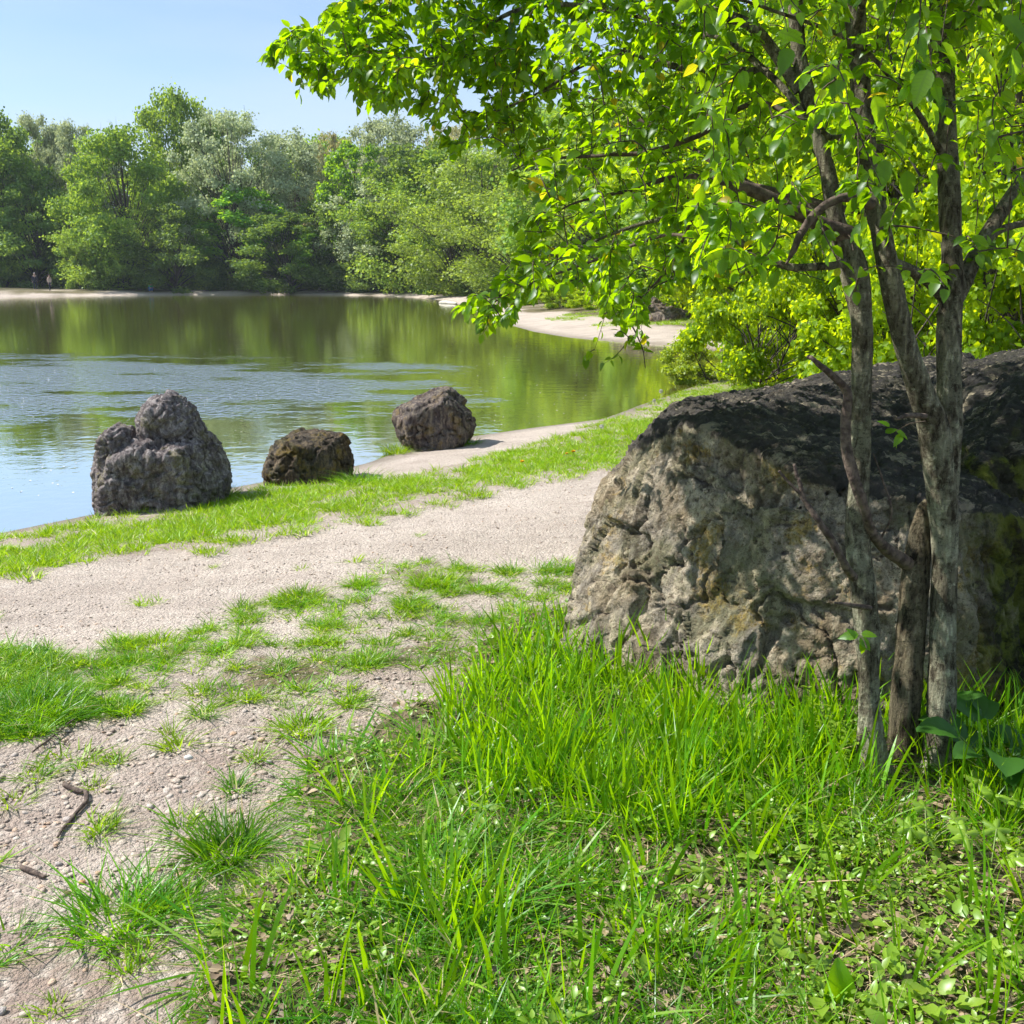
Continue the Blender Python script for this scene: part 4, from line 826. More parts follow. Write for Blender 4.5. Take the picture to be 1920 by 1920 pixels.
# ------------------------------------------------------------------ scattering of uncountable small things
PROTO = bpy.data.collections.new('prototypes')
def proto_set(prefix, meshes):
    c = bpy.data.collections.new(prefix)
    for i, me in enumerate(meshes):
        o = bpy.data.objects.new('%s_%02d' % (prefix, i), me); c.objects.link(o)
    return c
def scatter(name, pts, rot, scl, idx, coll, label=None, kind='stuff'):
    me = bpy.data.meshes.new(name); me.vertices.add(len(pts)); me.vertices.foreach_set('co', np.asarray(pts, np.float32).ravel())
    for k, t, a in (('rot', 'FLOAT_VECTOR', rot), ('scl', 'FLOAT_VECTOR', scl), ('idx', 'INT', idx)):
        at = me.attributes.new(k, t, 'POINT')
        if t == 'INT': at.data.foreach_set('value', np.asarray(a, np.int32))
        else: at.data.foreach_set('vector', np.asarray(a, np.float32).ravel())
    o = mobj(name, me); tag(o, label, kind=kind)
    ng = bpy.data.node_groups.new('spread_'+name, 'GeometryNodeTree')
    ng.interface.new_socket('Geometry', in_out='INPUT', socket_type='NodeSocketGeometry'); ng.interface.new_socket('Geometry', in_out='OUTPUT', socket_type='NodeSocketGeometry')
    N = ng.nodes; L = ng.links; gi = N.new('NodeGroupInput'); go = N.new('NodeGroupOutput'); ip = N.new('GeometryNodeInstanceOnPoints'); ci = N.new('GeometryNodeCollectionInfo')
    ci.inputs[0].default_value = coll; ci.inputs[1].default_value = True; ci.inputs[2].default_value = True; ip.inputs['Pick Instance'].default_value = True
    def att(nm, t): a = N.new('GeometryNodeInputNamedAttribute'); a.data_type = t; a.inputs[0].default_value = nm; return a.outputs[0]
    L.new(gi.outputs[0], ip.inputs['Points']); L.new(ci.outputs[0], ip.inputs['Instance']); L.new(att('idx', 'INT'), ip.inputs['Instance Index'])
    e2r = N.new('FunctionNodeEulerToRotation'); L.new(att('rot', 'FLOAT_VECTOR'), e2r.inputs[0]); L.new(e2r.outputs[0], ip.inputs['Rotation'])
    L.new(att('scl', 'FLOAT_VECTOR'), ip.inputs['Scale']); L.new(ip.outputs[0], go.inputs[0])
    md = o.modifiers.new('spread', 'NODES'); md.node_group = ng; return o
def tuft(n, h, spread, width, lean, mat, seed, segs=3, dry=0.06, hv=0.5, curl=0.5):
    rg = np.random.default_rng(seed); V = []; F4 = []; F3 = []; T = []
    for k in range(n):
        a = rg.random()*6.283; r = spread*math.sqrt(rg.random()); b = np.array([math.cos(a)*r, math.sin(a)*r, -0.01]); da = a+rg.normal()*0.9; ln = abs(rg.normal(lean, lean*0.6))+r/spread*lean*0.5
        hh = h*(1-hv*rg.random()); w = width*(0.6+0.8*rg.random()); fa = rg.random()*3.1416; wd = np.array([math.cos(fa), math.sin(fa), 0])*w/2; base = len(V); tilt = rg.normal()*0.3
        for s in range(segs):
            t = s/segs; ww = (1-t*t*0.75) if s else 0.8; c = b+np.array([math.cos(da)*hh*(ln*t+curl*ln*t*t*2), math.sin(da)*hh*(ln*t+curl*ln*t*t*2), hh*(t-0.35*ln*t*t*curl*2)])
            tw = np.array([wd[0]*math.cos(tilt*t)-wd[1]*math.sin(tilt*t), wd[1]*math.cos(tilt*t)+wd[0]*math.sin(tilt*t), 0])*ww; V += [c-tw, c+tw]
        t = 1.0; V.append(b+np.array([math.cos(da)*hh*(ln+curl*ln*2), math.sin(da)*hh*(ln+curl*ln*2), hh*(1-0.7*ln*curl)]))
        for s in range(segs-1): F4.append([base+2*s, base+2*s+1, base+2*s+3, base+2*s+2])
        F3.append([base+2*segs-2, base+2*segs-1, base+2*segs]); tt = 0.97+0.03*rg.random() if rg.random() < dry else 0.93*rg.random(); T += [tt]*(2*segs+1)
    return mesh_np('blades', V, [np.array(F4), np.array(F3)], mat, False, dict(tint=np.array(T)))
def rosette(n, r, leaf, h, mat, seed):
    rg = np.random.default_rng(seed); p = []; D = []; Nn = []
    for k in range(n):
        a = rg.random()*6.283; q = r*math.sqrt(rg.random()); p.append([math.cos(a)*q, math.sin(a)*q, h*rg.random()]); D.append([math.cos(a+rg.normal()*0.8), math.sin(a+rg.normal()*0.8), 0.25+rg.normal()*0.3]); Nn.append([rg.normal()*0.4, rg.normal()*0.4, 1])
    return leaves_mesh('sprig', np.array(p), np.array(D), np.array(Nn), leaf*(0.6+0.7*rg.random(n)), mat, 'oval')
S_lawn = proto_set('lawn_tuft', [tuft(20, 0.085, 0.05, 0.0062, 0.32, M['lawn_blade'], 100+i, 2, 0.08) for i in range(8)])
S_patch = proto_set('patch_tuft', [tuft(30, 0.085, 0.045, 0.0062, 0.5, M['lawn_blade'], 120+i, 3, 0.10) for i in range(6)]+[tuft(30, 0.11, 0.045, 0.0055, 0.45, M['dark_blade'], 130+i, 3, 0.06) for i in range(3)])
S_tall = proto_set('meadow_tuft', [tuft(16, 0.2, 0.05, 0.0062, 0.26, M['grass_blade'], 140+i, 4, 0.07, 0.6) for i in range(6)]+[tuft(24, 0.13, 0.05, 0.004+0.0016*i, 0.38+0.1*i, M['dark_blade'], 150+i, 4, 0.10+0.04*i) for i in range(4)])
S_high = proto_set('high_tuft', [tuft(8, 0.42, 0.07, 0.0135, 0.14, M['grass_blade'], 160+i, 6, 0.03, 0.55, 0.35) for i in range(7)])
S_weed = proto_set('low_weed', [rosette(34, 0.07, 0.017, 0.07, M['weed_leaf'], 170+i) for i in range(5)]+[rosette(16, 0.06, 0.034, 0.05, M['weed_leaf'], 180+i) for i in range(3)])
def chip(seed, k):
    rg = np.random.default_rng(seed); n = 6
    return leaves_mesh('flake', rg.normal(size=(n, 3))*[0.03, 0.03, 0.003]+[0, 0, 0.006], np.c_[rg.normal(size=(n, 2)), rg.normal(size=n)*0.2], np.c_[rg.normal(size=(n, 2))*0.35, np.ones(n)], 0.012+0.022*rg.random(n), M['litter'], 'oval')
S_lit = proto_set('litter_flake', [chip(190+i, i) for i in range(5)]+[tuft(7, 0.03, 0.06, 0.003, 4.5, M['straw'], 196+i, 3, 0, 0.5, 0.1) for i in range(3)])
def stone_mesh(seed, mat):
    bm = bmesh.new(); bmesh.ops.create_icosphere(bm, subdivisions=2 if seed % 2 else 1, radius=1); rg = random.Random(seed)
    ax = [rg.uniform(0.8, 1.35), rg.uniform(0.7, 1.0), rg.uniform(0.35, 0.6)]
    for v in bm.verts:
        n = perlin(np.array([v.co[:]]), 1.1, seed)[0]; v.co = Vector((v.co.x*ax[0], v.co.y*ax[1], v.co.z*ax[2]))*(1+0.28*n)
    for f in bm.faces: f.smooth = True
    me = bpy.data.meshes.new('pebble'); bm.to_mesh(me); bm.free(); me.materials.append(mat); return me
def pebble_mat():
    m, n, l = newmat('pebble'); b = NB(m.node_tree); rnd = b.node('ShaderNodeObjectInfo').outputs['Random']; p = b.objco()
    nd = b.node('ShaderNodeValToRGB', {0: rnd}); e = nd.color_ramp.elements; e[0].color = (0.30, 0.24, 0.2, 1); e[1].position = 1; e[1].color = (0.66, 0.6, 0.52, 1)
    for ps, c in ((0.2, (0.46, 0.37, 0.31, 1)), (0.45, (0.56, 0.48, 0.4, 1)), (0.62, (0.4, 0.36, 0.34, 1)), (0.8, (0.6, 0.5, 0.4, 1)), (0.93, (0.5, 0.33, 0.22, 1))): x = e.new(ps); x.color = c
    nn = b.noise(p, 3, 4, 0.6); b.out(b.princ(b.mix(b.ramp(nn, 0.4, 0.7, 0, 0.4), nd.outputs[0], (0.3, 0.24, 0.2)), 0.75, b.bump(nn, 0.4, 0.1), 0.25)); return m
M['pebble'] = pebble_mat()
S_peb = proto_set('pebble', [stone_mesh(200+i, M['pebble']) for i in range(8)])

def sample(n, rmin, rmax, amax, power=1.0, seed=0):
    """random ground points, denser near the camera"""
    rg = np.random.default_rng(seed); u = rg.random(n)
    r = (rmin**(2-power)+(rmax**(2-power)-rmin**(2-power))*u)**(1/(2-power)) if power != 2 else rmin*(rmax/rmin)**u
    a = rg.uniform(-amax, amax, n); x = np.sin(a)*r; y = np.cos(a)*r; d = shore_d(x, y); return x, y, d, rg
ROCKS = [((0.25, 3.75), (3.6, 6.9))]
def underrock(x, y):
    a = inpoly(x, y, [(0.42, 4.35), (0.75, 3.95), (1.4, 3.5), (2.0, 3.5), (3.8, 3.6), (3.8, 7.2), (1.8, 6.9), (0.9, 5.8), (0.5, 4.9)])
    for px, D, w in ((305, 8.95, 0.46), (583, 9.9, 0.33), (815, 12.2, 0.3)):
        f = ray(px, 900); cx = f[0]/f[1]*D; a |= ((x-cx)**2+((y-D)*1.3)**2 < w*w)
    return a
def emit(name, x, y, d, rg, keep, coll, nk, s0, s1, label, tilt=0.15, zoff=0.0, zs=None, flat=False):
    x, y, d = x[keep], y[keep], d[keep]; z = height(x, y, d)+zoff; n = len(x)
    rot = np.c_[rg.normal(size=(n, 2))*tilt, rg.random(n)*6.283]; s = s0+(s1-s0)*rg.random(n); sc = np.c_[s, s, s if zs is None else s*zs[keep]]
    return scatter(name, np.c_[x, y, z], rot, sc, nk(n, rg) if callable(nk) else rg.integers(0, nk, n), coll, label)
# lawn strip along the lake
x, y, d, rg = sample(190000, 4.5, 30, 0.95, 1.25, 1); X = np.c_[x, y, 0.35+0*x]; X[:, 2] = height(x, y, d)
lawn, patch, tall, path, beach, px, py, dep = region(X); cl = fbm(X*[1, 1, 0], 2.6, 3, 5); cl2 = perlin(X*[1, 1, 0], 9, 6)
edge_ = polydist(px, py, LAWN)/(1920/np.maximum(dep, 1)); ed = np.clip(edge_/0.45, 0, 1)
ky = (lawn & (d > 0.02) & ~underrock(x, y)) & ((0.35+1.2*cl+0.7*cl2+1.1*ed > 0.55) | (rg.random(len(x)) < 0.05))
emit('grass', x, y, d, rg, ky, S_lawn, 8, 0.7, 1.35, 'short bright lawn along the lake between water and path', zs=0.55+0.5*np.clip(0.5+cl2, 0, 1.2))
# lawn and low growth on the right behind the rock, and sparse green on the far beach bank
x, y, d, rg = sample(50000, 12, 48, 0.75, 1.0, 2); X = np.c_[x, y, height(x, y, d)]; lw = region(X)[0]
k2 = (~lw) & (d > 1.6) & (fbm(X, 0.45, 3, 12)+0.16*(d-3.2)+0.2*(y < 24) > 0.05) & ((y > 27) | (x > 0.25*y)) & ~underrock(x, y)
emit('grass', x, y, d, rg, k2, S_lawn, 8, 1.2, 2.6, 'grass on the bank behind the lake bay', zs=0.8+0*x)
# patchy trodden grass between path and meadow
x, y, d, rg = sample(90000, 1.2, 9, 1.0, 1.0, 3); X = np.c_[x, y, height(x, y, d)]; lawn, patch, tall, path, beach, px, py, dep = region(X)
cl = fbm(X*[1, 1, 0], 3.0, 3, 31, 0.6); cl2 = perlin(X*[1, 1, 0], 8.5, 36)
wc = worley(X*[1, 1, 0]+0.03*perlin(X*[1, 1, 0], 11, 3)[:, None], 4.2, 14); wc2 = worley(X*[1, 1, 0], 7.5, 15)
kp = patch & ~tall & (((wc < 0.33+0.3*cl+0.1*(px < 250)) & (rg.random(len(x)) < 0.8)) | ((wc2 < 0.3+0.3*cl) & (rg.random(len(x)) < 0.6)) | (rg.random(len(x)) < 0.02) | ((px < 120+40*cl2) & (py > 1215) & (py < 1385))) & ~underrock(x, y)
lone = (~patch) & (~tall) & (~lawn) & (dep > 0) & (px < 700) & (py > 1380) & (cl2+0.3*cl > 0.42) & (rg.random(len(x)) < 0.30)
pe = path & (cl2+cl > 0.62) & (rg.random(len(x)) < 0.08)
emit('grass', x, y, d, rg, kp | lone | pe, S_patch, lambda n, r: r.integers(0, 8, n), 0.4, 0.95, 'patches of trodden grass between path and meadow', zs=0.7+0.4*np.clip(cl2, -0.5, 1))
# meadow
x, y, d, rg = sample(30000, 0.7, 7.0, 1.1, 1.0, 4); X = np.c_[x, y, height(x, y, d)]; lawn, patch, tall, path, beach, px, py, dep = region(X)
cl = fbm(X*[1, 1, 0], 2.0, 3, 61); cl2 = perlin(X*[1, 1, 0], 7, 66); bare = sstep(x, 0.25, 0.9)*(1-sstep(py, 1750, 1500)*0) * (py > 1480)
den = 0.52+1.3*cl+0.7*cl2-0.2*bare-0.18*sstep(px, 1050, 1300)*sstep(py, 1520, 1640); shade = x > 0.1*1+0.0*y
kt = tall & (rg.random(len(x)) < den) & ~underrock(x, y)
ed = np.clip(polydist(px, py, TALL)/(1920/np.maximum(dep, 0.5))/0.35, 0.0, 1)
pb = (0.10+0.5*sstep(px+0.6*(1500-py), 850, 1250)+0.5*cl)[kt]
emit('grass', x, y, d, rg, kt, S_tall, lambda n, r: np.where(r.random(n) < pb, r.integers(0, 6, n), r.integers(6, 10, n)), 0.5, 1.3, 'lush meadow grass in the foreground', zs=(0.42+0.7*ed)*(1+0.6*cl)*(1-0.38*sstep(py, 1420, 1650)))
x, y, d, rg = sample(4200, 1.1, 5.2, 1.0, 0.6, 5); X = np.c_[x, y, height(x, y, d)]; r_ = region(X); px, py = r_[5], r_[6]; cl = fbm(X*[1, 1, 0], 1.6, 2, 77)
hd = np.where((px > 900) & (py < 1560), 0.75, 0.14); hd = np.where((px > 560) & (px <= 900) & (py < 1560), 0.2, hd)
kh = r_[2] & (rg.random(len(x)) < hd*(1+1.5*cl)) & ~underrock(x, y) & (polydist(px, py, TALL) > 40)
emit('tall_grass', x, y, d, rg, kh, S_high, 7, 0.55, 0.92, 'tall backlit grass blades standing before the big boulder', tilt=0.1)
x, y, d, rg = sample(13000, 0.8, 6.0, 1.1, 1.0, 6); X = np.c_[x, y, height(x, y, d)]; r_ = region(X); px, py = r_[5], r_[6]; cl = fbm(X*[1, 1, 0], 1.9, 2, 87)
kw = r_[2] & (rg.random(len(x)) < 0.2+1.1*cl+0.15*(px > 1150)) & ~underrock(x, y)
emit('undergrowth', x, y, d, rg, kw, S_weed, 8, 0.7, 1.4, 'low leafy weeds among the meadow grass', tilt=0.2)
x, y, d, rg = sample(16000, 0.8, 6.0, 1.1, 1.0, 7); X = np.c_[x, y, height(x, y, d)]; r_ = region(X)
kl = r_[2] & (rg.random(len(x)) < 0.5+0.5*((x > 0.2) & (r_[6] > 1480))) & ~underrock(x, y)
emit('leaf_litter', x, y, d, rg, kl, S_lit, 8, 0.7, 1.3, 'brown dry leaf litter under the meadow', tilt=0.1, zoff=0.03)
# pebbles
x, y, d, rg = sample(150000, 1.2, 9, 0.8, 1.7, 8); X = np.c_[x, y, height(x, y, d)]; lawn, patch, tall, path, beach, px, py, dep = region(X)
cl = perlin(X*[1, 1, 0], 3.5, 96)
kpb = (~tall) & (~lawn) & (dep > 0) & (rg.random(len(x)) < np.where(path, 0.3, 0.6)*(0.75+0.9*cl)) & ~((py > 1760) & (px < 420) & (rg.random(len(x)) < 0.8))
s = 0.0022*np.exp(rg.gamma(2.0, 0.42, len(x))); s = np.minimum(s, np.where(path, 0.009, 0.014)); n = kpb.sum(); z = height(x, y, d)+s*0.08
scatter('pebbles', np.c_[x, y, z][kpb], np.c_[rg.normal(size=(n, 2))*0.25, rg.random(n)*6.28], np.c_[s, s, s*0.9][kpb], rg.integers(0, 8, n), S_peb, 'pale pebbles lying over the trodden earth and path')

# ------------------------------------------------------------------ single clumps of grass on the trodden ground
CL = [(430, 1595, 420, 0.125, 0.085, 'dark_blade', 'dense round dark green tuft alone on the gravel beside the meadow edge'),
      (225, 1722, 300, 0.125, 0.12, 'dark_blade', 'sprawling long bladed tuft at the lower left on bare soil'),
      (330, 1690, 130, 0.11, 0.08, 'dark_blade', 'looser tuft between the sprawling tuft and the meadow'),
      (60, 1335, 700, 0.13, 0.17, 'dark_blade', 'largest lush tuft at the left edge casting a dark shadow'),
      (335, 1392, 70, 0.075, 0.05, 'lawn_blade', 'small bright tuft standing alone between the grass patches and the stick'),
      (130, 1420, 70, 0.075, 0.09, 'lawn_blade', 'thin wide tuft above the forked stick'),
      (565, 1115, 260, 0.085, 0.10, 'lawn_blade', 'low bright tuft at the lower edge of the path'),
      (290, 1205, 220, 0.08, 0.10, 'lawn_blade', 'bright tuft at the path edge left of the patches'),
      (570, 1360, 220, 0.085, 0.08, 'lawn_blade', 'tuft at the lowest point of the trodden patches near the meadow'),
      (820, 1085, 300, 0.09, 0.12, 'lawn_blade', 'bright tuft nearest the toe of the big boulder across the path'),
      (745, 842, 260, 0.17, 0.16, 'lawn_blade', 'fresh green clump at the left foot of the tilted brown boulder'),
      (880, 826, 160, 0.12, 0.14, 'dark_blade', 'dark green clump under the right side of the tilted brown boulder'),
      (676, 900, 260, 0.19, 0.16, 'dark_blade', 'tall green clump against the right side of the low dark boulder'),
      (520, 922, 240, 0.16, 0.16, 'lawn_blade', 'bright grass clump at the left foot of the low dark boulder'),
      (418, 925, 260, 0.14, 0.18, 'dark_blade', 'dark clump at the right foot of the tall grey boulder'),
      (20, 1500, 40, 0.07, 0.05, 'lawn_blade', 'thin tuft at the left edge level with the stick'),
      (15, 1765, 60, 0.08, 0.07, 'dark_blade', 'small tuft at the left edge above the bare soil')]
for k, (px, py, n, h, sp_, mt, lab) in enumerate(CL):
    g = ground_at(px, py+8); me = tuft(n, h, sp_, 0.0052 if h < 0.165 or sp_ < 0.12 else 0.007, 0.55, M[mt], 300+k, 4, 0.03, 0.5, 0.4); o = mobj('grass_tuft', me); o.location = g; tag(o, lab, 'grass tuft', 'grass tufts on the trodden ground')

# ------------------------------------------------------------------ sticks and single stones
def stick(spec, label, n=30, lift=0.012, fork=None):
    pts = []
    for px, py, w in spec:
        g = ground_at(px, py); pts.append([*g, w])
    org = np.array(pts[0][:3]); A = np.array(pts); A[:, :3] -= org; A[:, 2] += lift*0.8; A[:, 3] *= 0.78; S = spline(A, n)
    dd = np.hypot(S[:, 0]+org[0], S[:, 1]+org[1]); wob = perlin(S[:, :3]+org, 14, 3)*0.006; S[:, 0] += wob
    t = Tubes().add(S[:, :3], S[:, 3], 10, True, 0.0012, 5)
    o = mobj('stick', t.mesh('stick', M['dead_wood'])); o.location = org; return tag(o, label, 'stick', 'sticks on the ground')
stick([(122, 1476, .010), (150, 1488, .0105), (163, 1490, .0095), (160, 1510, .0095), (140, 1535, .0075), (120, 1558, .006), (106, 1575, .004)], 'bent grey stick with an elbow lying on the pebbles')
stick([(145, 1352, .004), (110, 1380, .005), (85, 1400, .005), (62, 1418, .0035)], 'thin straight twig beside the largest tuft', lift=0.02)
stick([(42, 1632, .008), (60, 1640, .010), (84, 1650, .005)], 'short dark piece of bark or wood near the left edge')
stick([(595, 1380, .003), (625, 1387, .0035), (655, 1390, .0025)], 'short thin twig next to the meadow edge')
for px, py, s_, c, lab in [(353, 1422, .016, (0.75, 0.73, 0.68), 'angular white stone on the pebbly ground'), (154, 1655, .011, (0.5, 0.28, 0.12), 'small orange brown pebble on the bare ground'), (240, 1543, .016, (0.7, 0.64, 0.55), 'flat pale stone half buried among pebbles'), (126, 1676, .012, (0.2, 0.11, 0.08), 'dark reddish brown stone near the sprawling tuft'), (372, 1530, .013, (0.72, 0.68, 0.6), 'pale chip of stone left of the dense round tuft')]:
    me = stone_mesh(int(px), plain_mat('stone_%s' % lab.split()[1], c, 0.8, None, 40, 0.3, 0.003)); o = mobj('stone', me); o.location = ground_at(px, py)+[0, 0, s_*0.25]; o.scale = (s_*1.2, s_, s_*0.9); tag(o, lab, 'stone')

# ------------------------------------------------------------------ dandelions
M['stem_green'] = plain_mat('stem_green', (0.2, 0.28, 0.08), 0.6); M['petal'] = plain_mat('petal', (0.85, 0.55, 0.01), 0.6, (0.8, 0.4, 0.01), 60); M['fluff'] = plain_mat('fluff', (0.8, 0.78, 0.74), 0.9)
def dandelion(px, py, h, kind, label, sz=1.0):
    g = ground_at(px, py); g[2] -= 0.0; e = empty('dandelion', g); tag(e, label, 'dandelion', 'dandelions in the lawn')
    rg = np.random.default_rng(int(px)); top = np.array([rg.normal()*0.01, rg.normal()*0.01, h])
    mobj('stalk', Tubes().add(spline([[0, 0, -0.01], top*0.5+[0.006, 0, 0], top], 8), np.linspace(0.0022, 0.0018, 9), 6).mesh('stalk', M['stem_green']), e)
    n = 70 if kind == 'yellow' else 160
    if kind == 'yellow':
        a = rg.random(n)*6.283; t = rg.random(n)*0.9; D = np.c_[np.cos(a)*np.cos(t), np.sin(a)*np.cos(t), np.sin(t)+0.1]; me = leaves_mesh('flower_head', np.tile(top, (n, 1)), D, np.tile([0, 0, 1.0], (n, 1))+rg.normal(size=(n, 3))*0.1, 0.024*sz*(0.7+0.4*rg.random(n)), M['petal'])
    else:
        D = unit(n); me = leaves_mesh('seed_head', top+D*0.012*sz, D+rg.normal(size=(n, 3))*0.3, rg.normal(size=(n, 3)), np.full(n, 0.012*sz), M['fluff'])
    mobj(me.name.split('.')[0], me, e)
    for q in range(5):
        a = q*1.26+rg.random(); me = leaves_mesh('leaf', np.zeros((1, 3)), np.array([[math.cos(a), math.sin(a), 0.45]]), np.array([[0, 0, 1.0]]), np.array([0.09]), M['lawn_blade'], 'serr', np.array([0.3])); mobj('leaf', me, e)
for a in [(978, 884, .09, 'yellow', 'yellow dandelion in the lawn strip, the lowest of three', 1.1), (1060, 866, .08, 'yellow', 'yellow dandelion left of its neighbour in the lawn strip', .8), (1077, 864, .09, 'yellow', 'yellow dandelion nearest the big boulder', 1.1),
          (350, 935, .16, 'seed', 'white dandelion clock at the foot of the tall grey boulder', 1.2), (335, 938, .11, 'seed', 'smaller dandelion clock just left of another by the tall grey boulder', 1.0), (1241, 752, .16, 'seed', 'tall white dandelion clock at the lake side end of the lawn', 1.5), (1228, 765, .12, 'seed', 'dandelion clock just below the tallest one by the bay', 1.1), (1125, 815, .1, 'seed', 'lone dandelion clock in the middle of the lawn strip', 1.2),
          (1415, 700, .2, 'seed', 'dandelion clock beside the small yellow green bush', 1.5), (1440, 690, .2, 'seed', 'dandelion clock under the rounded bright bush', 1.5)]: dandelion(*a)

# ------------------------------------------------------------------ broad leaved plants at the lower right
def palmate(mat, seed):
    rg = np.random.default_rng(seed); n = 84; V = [[0, 0, 0]]; Fq = []
    for ring, fr in ((0, 0.5), (1, 1.0)):
        for i in range(n):
            a = -2.7+5.4*i/(n-1); lob = abs(math.cos(a*2.9/2))**0.6 if False else abs(math.cos(a*1.45*1.0+0.0)) if False else 0.5+0.5*math.cos(a*5.8/1.0*0.98); r = 0.5*fr*(0.45+0.55*lob**0.7 if ring else 0.75+0.25*lob)*(1+0.10*math.sin(i*2.9)*ring)
            V.append([0.0+r*math.cos(a), r*math.sin(a), 0.07*(lob-0.5)*fr-0.12*fr*fr])
    F3 = [[0, 1+i, 2+i] for i in range(n-1)]; F4 = [[1+i, 1+n+i, 2+n+i, 2+i] for i in range(n-1)]
    return mesh_np('leaf', V, [np.array(F3), np.array(F4)], mat, True, dict(tint=np.full(len(V), 0.3+0.5*rg.random())))
def broad(mat, seed):
    n = 8; V = []; F = []
    for i in range(n+1):
        t = i/n; w = 0.36*math.sin(math.pi*min(1, t*0.93+0.05))**0.7; z = 0.12*math.sin(t*2.6)-0.22*t*t
        for s in (-1, -0.5, 0, 0.5, 1): V.append([t, s*w, z+0.14*abs(s)*w*2+0.015*math.sin(i*2.4+s*3+seed)])
    for i in range(n):
        for j in range(4): F.append([i*5+j, (i+1)*5+j, (i+1)*5+j+1, i*5+j+1])
    return mesh_np('leaf', V, np.array(F), mat, True, dict(tint=np.full(len(V), 0.5), leafu=np.array([v[0] for v in V]), leafv=np.array([v[1] for v in V])))
def leafy_plant(px, py, kind, n, size, height_, mat, label, cat, seed, spread=0.6, name='leafy_plant'):
    g = ground_at(px, py); e = empty(name, g); tag(e, label, cat); rg = np.random.default_rng(seed)
    for q in range(n):
        a = q*2.399+rg.normal()*0.3; L = height_*(0.6+0.6*rg.random()); tip = np.array([math.cos(a)*L*spread, math.sin(a)*L*spread, L]); s = size*(0.75+0.5*rg.random())
        lf = mobj('leaf', palmate(mat, seed+q) if kind == 'palm' else broad(mat, seed+q), e)
        d = np.array([math.cos(a), math.sin(a), 0.15+rg.normal()*0.2 if kind == 'palm' else 0.3]); D, S, N3 = rot_frames(d[None], np.array([[rg.normal()*0.2, -0.35+rg.normal()*0.2, 1.0]]))
        lf.matrix_basis = Matrix([[D[0][r]*s, S[0][r]*s, N3[0][r]*s, tip[r]] for r in range(3)]+[[0, 0, 0, 1]])
        mobj('stalk', Tubes().add(spline([[0, 0, -0.01], tip*[0.35, 0.35, 0.6], tip], 8), np.full(9, 0.002), 5).mesh('stalk', M['stem_green']), e)
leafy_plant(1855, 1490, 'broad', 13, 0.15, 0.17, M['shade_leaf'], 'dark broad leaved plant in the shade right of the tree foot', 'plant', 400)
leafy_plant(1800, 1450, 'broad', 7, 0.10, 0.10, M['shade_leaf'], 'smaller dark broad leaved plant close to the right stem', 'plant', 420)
leafy_plant(1880, 1545, 'palm', 11, 0.085, 0.12, M['weed_leaf'], 'lobed leaf plant at the right edge below the dark broad leaves', 'plant', 440)
leafy_plant(1735, 1610, 'palm', 7, 0.07, 0.11, M['weed_leaf'], 'lobed leaf plant in front of the tree foot', 'plant', 460)
leafy_plant(1855, 1650, 'palm', 4, 0.08, 0.10, M['weed_leaf'], 'small bright lobed leaf plant lowest at the right', 'plant', 480)
leafy_plant(1290, 1680, 'palm', 4, 0.07, 0.06, M['weed_leaf'], 'crinkled small plant beside the bare litter patch', 'plant', 500)
def upright_leaf(px, py, L, label, seed):
    g = ground_at(px, py); e = empty('upright_weed', g); tag(e, label, 'plant')
    lf = mobj('leaf', broad(M['grass_blade'], seed), e); lf.matrix_basis = Matrix([[0.12*L, 0.8*L, 0, 0], [0.1*L, 0, -0.9*L, 0], [L, 0.05*L, 0, 0.0], [0, 0, 0, 1]])
    for k in (-1, 1):
        l2 = mobj('leaf', broad(M['grass_blade'], seed+3), e); l2.matrix_basis = Matrix([[0.5*k*L*.7, 0.4*L, 0, 0], [-0.1*L, 0, -0.5*L, 0], [0.5*L, 0.0, 0, 0.0], [0, 0, 0, 1]])
upright_leaf(1558, 1900, 0.13, 'single upright broad leaf glowing in the grass at the bottom', 3)
def sprig(px, py, h, n, label, seed):
    g = ground_at(px, py); e = empty('chickweed', g); tag(e, label, 'plant'); rg = np.random.default_rng(seed); P_ = []; D = []; N_ = []; tb = Tubes()
    for k in range(n):
        a = rg.random()*6.283; lean = 0.35*rg.random(); tip = np.array([math.cos(a)*lean*h, math.sin(a)*lean*h, h*(0.6+0.5*rg.random())]); b0 = np.array([rg.normal()*0.03, rg.normal()*0.03, 0]); q = spline([b0, b0*1.2+tip*0.5+[0.01, 0, 0], b0+tip], 14); tb.add(q, np.full(len(q), 0.0012), 4)
        for i in range(2, len(q)):
            for s in (0, 3.14):
                t = i*1.57+s; P_.append(q[i]); D.append([math.cos(t), math.sin(t), 0.3]); N_.append([rg.normal()*0.3, rg.normal()*0.3, 1])
    mobj('stalks', tb.mesh('stalks', M['stem_green']), e); mobj('leaves', leaves_mesh('leaves', np.array(P_), np.array(D), np.array(N_), 0.016+0.014*rg.random(len(P_)), M['weed_leaf'], 'oval'), e)
sprig(1540, 1440, 0.24, 9, 'leafy weed climbing in front of the boulder left of the stems', 600)
sprig(1590, 1460, 0.17, 6, 'small leafy weed at the foot of the left stem', 610)
sprig(1400, 1430, 0.12, 8, 'low pale leafy weed in the grass before the boulder', 620)

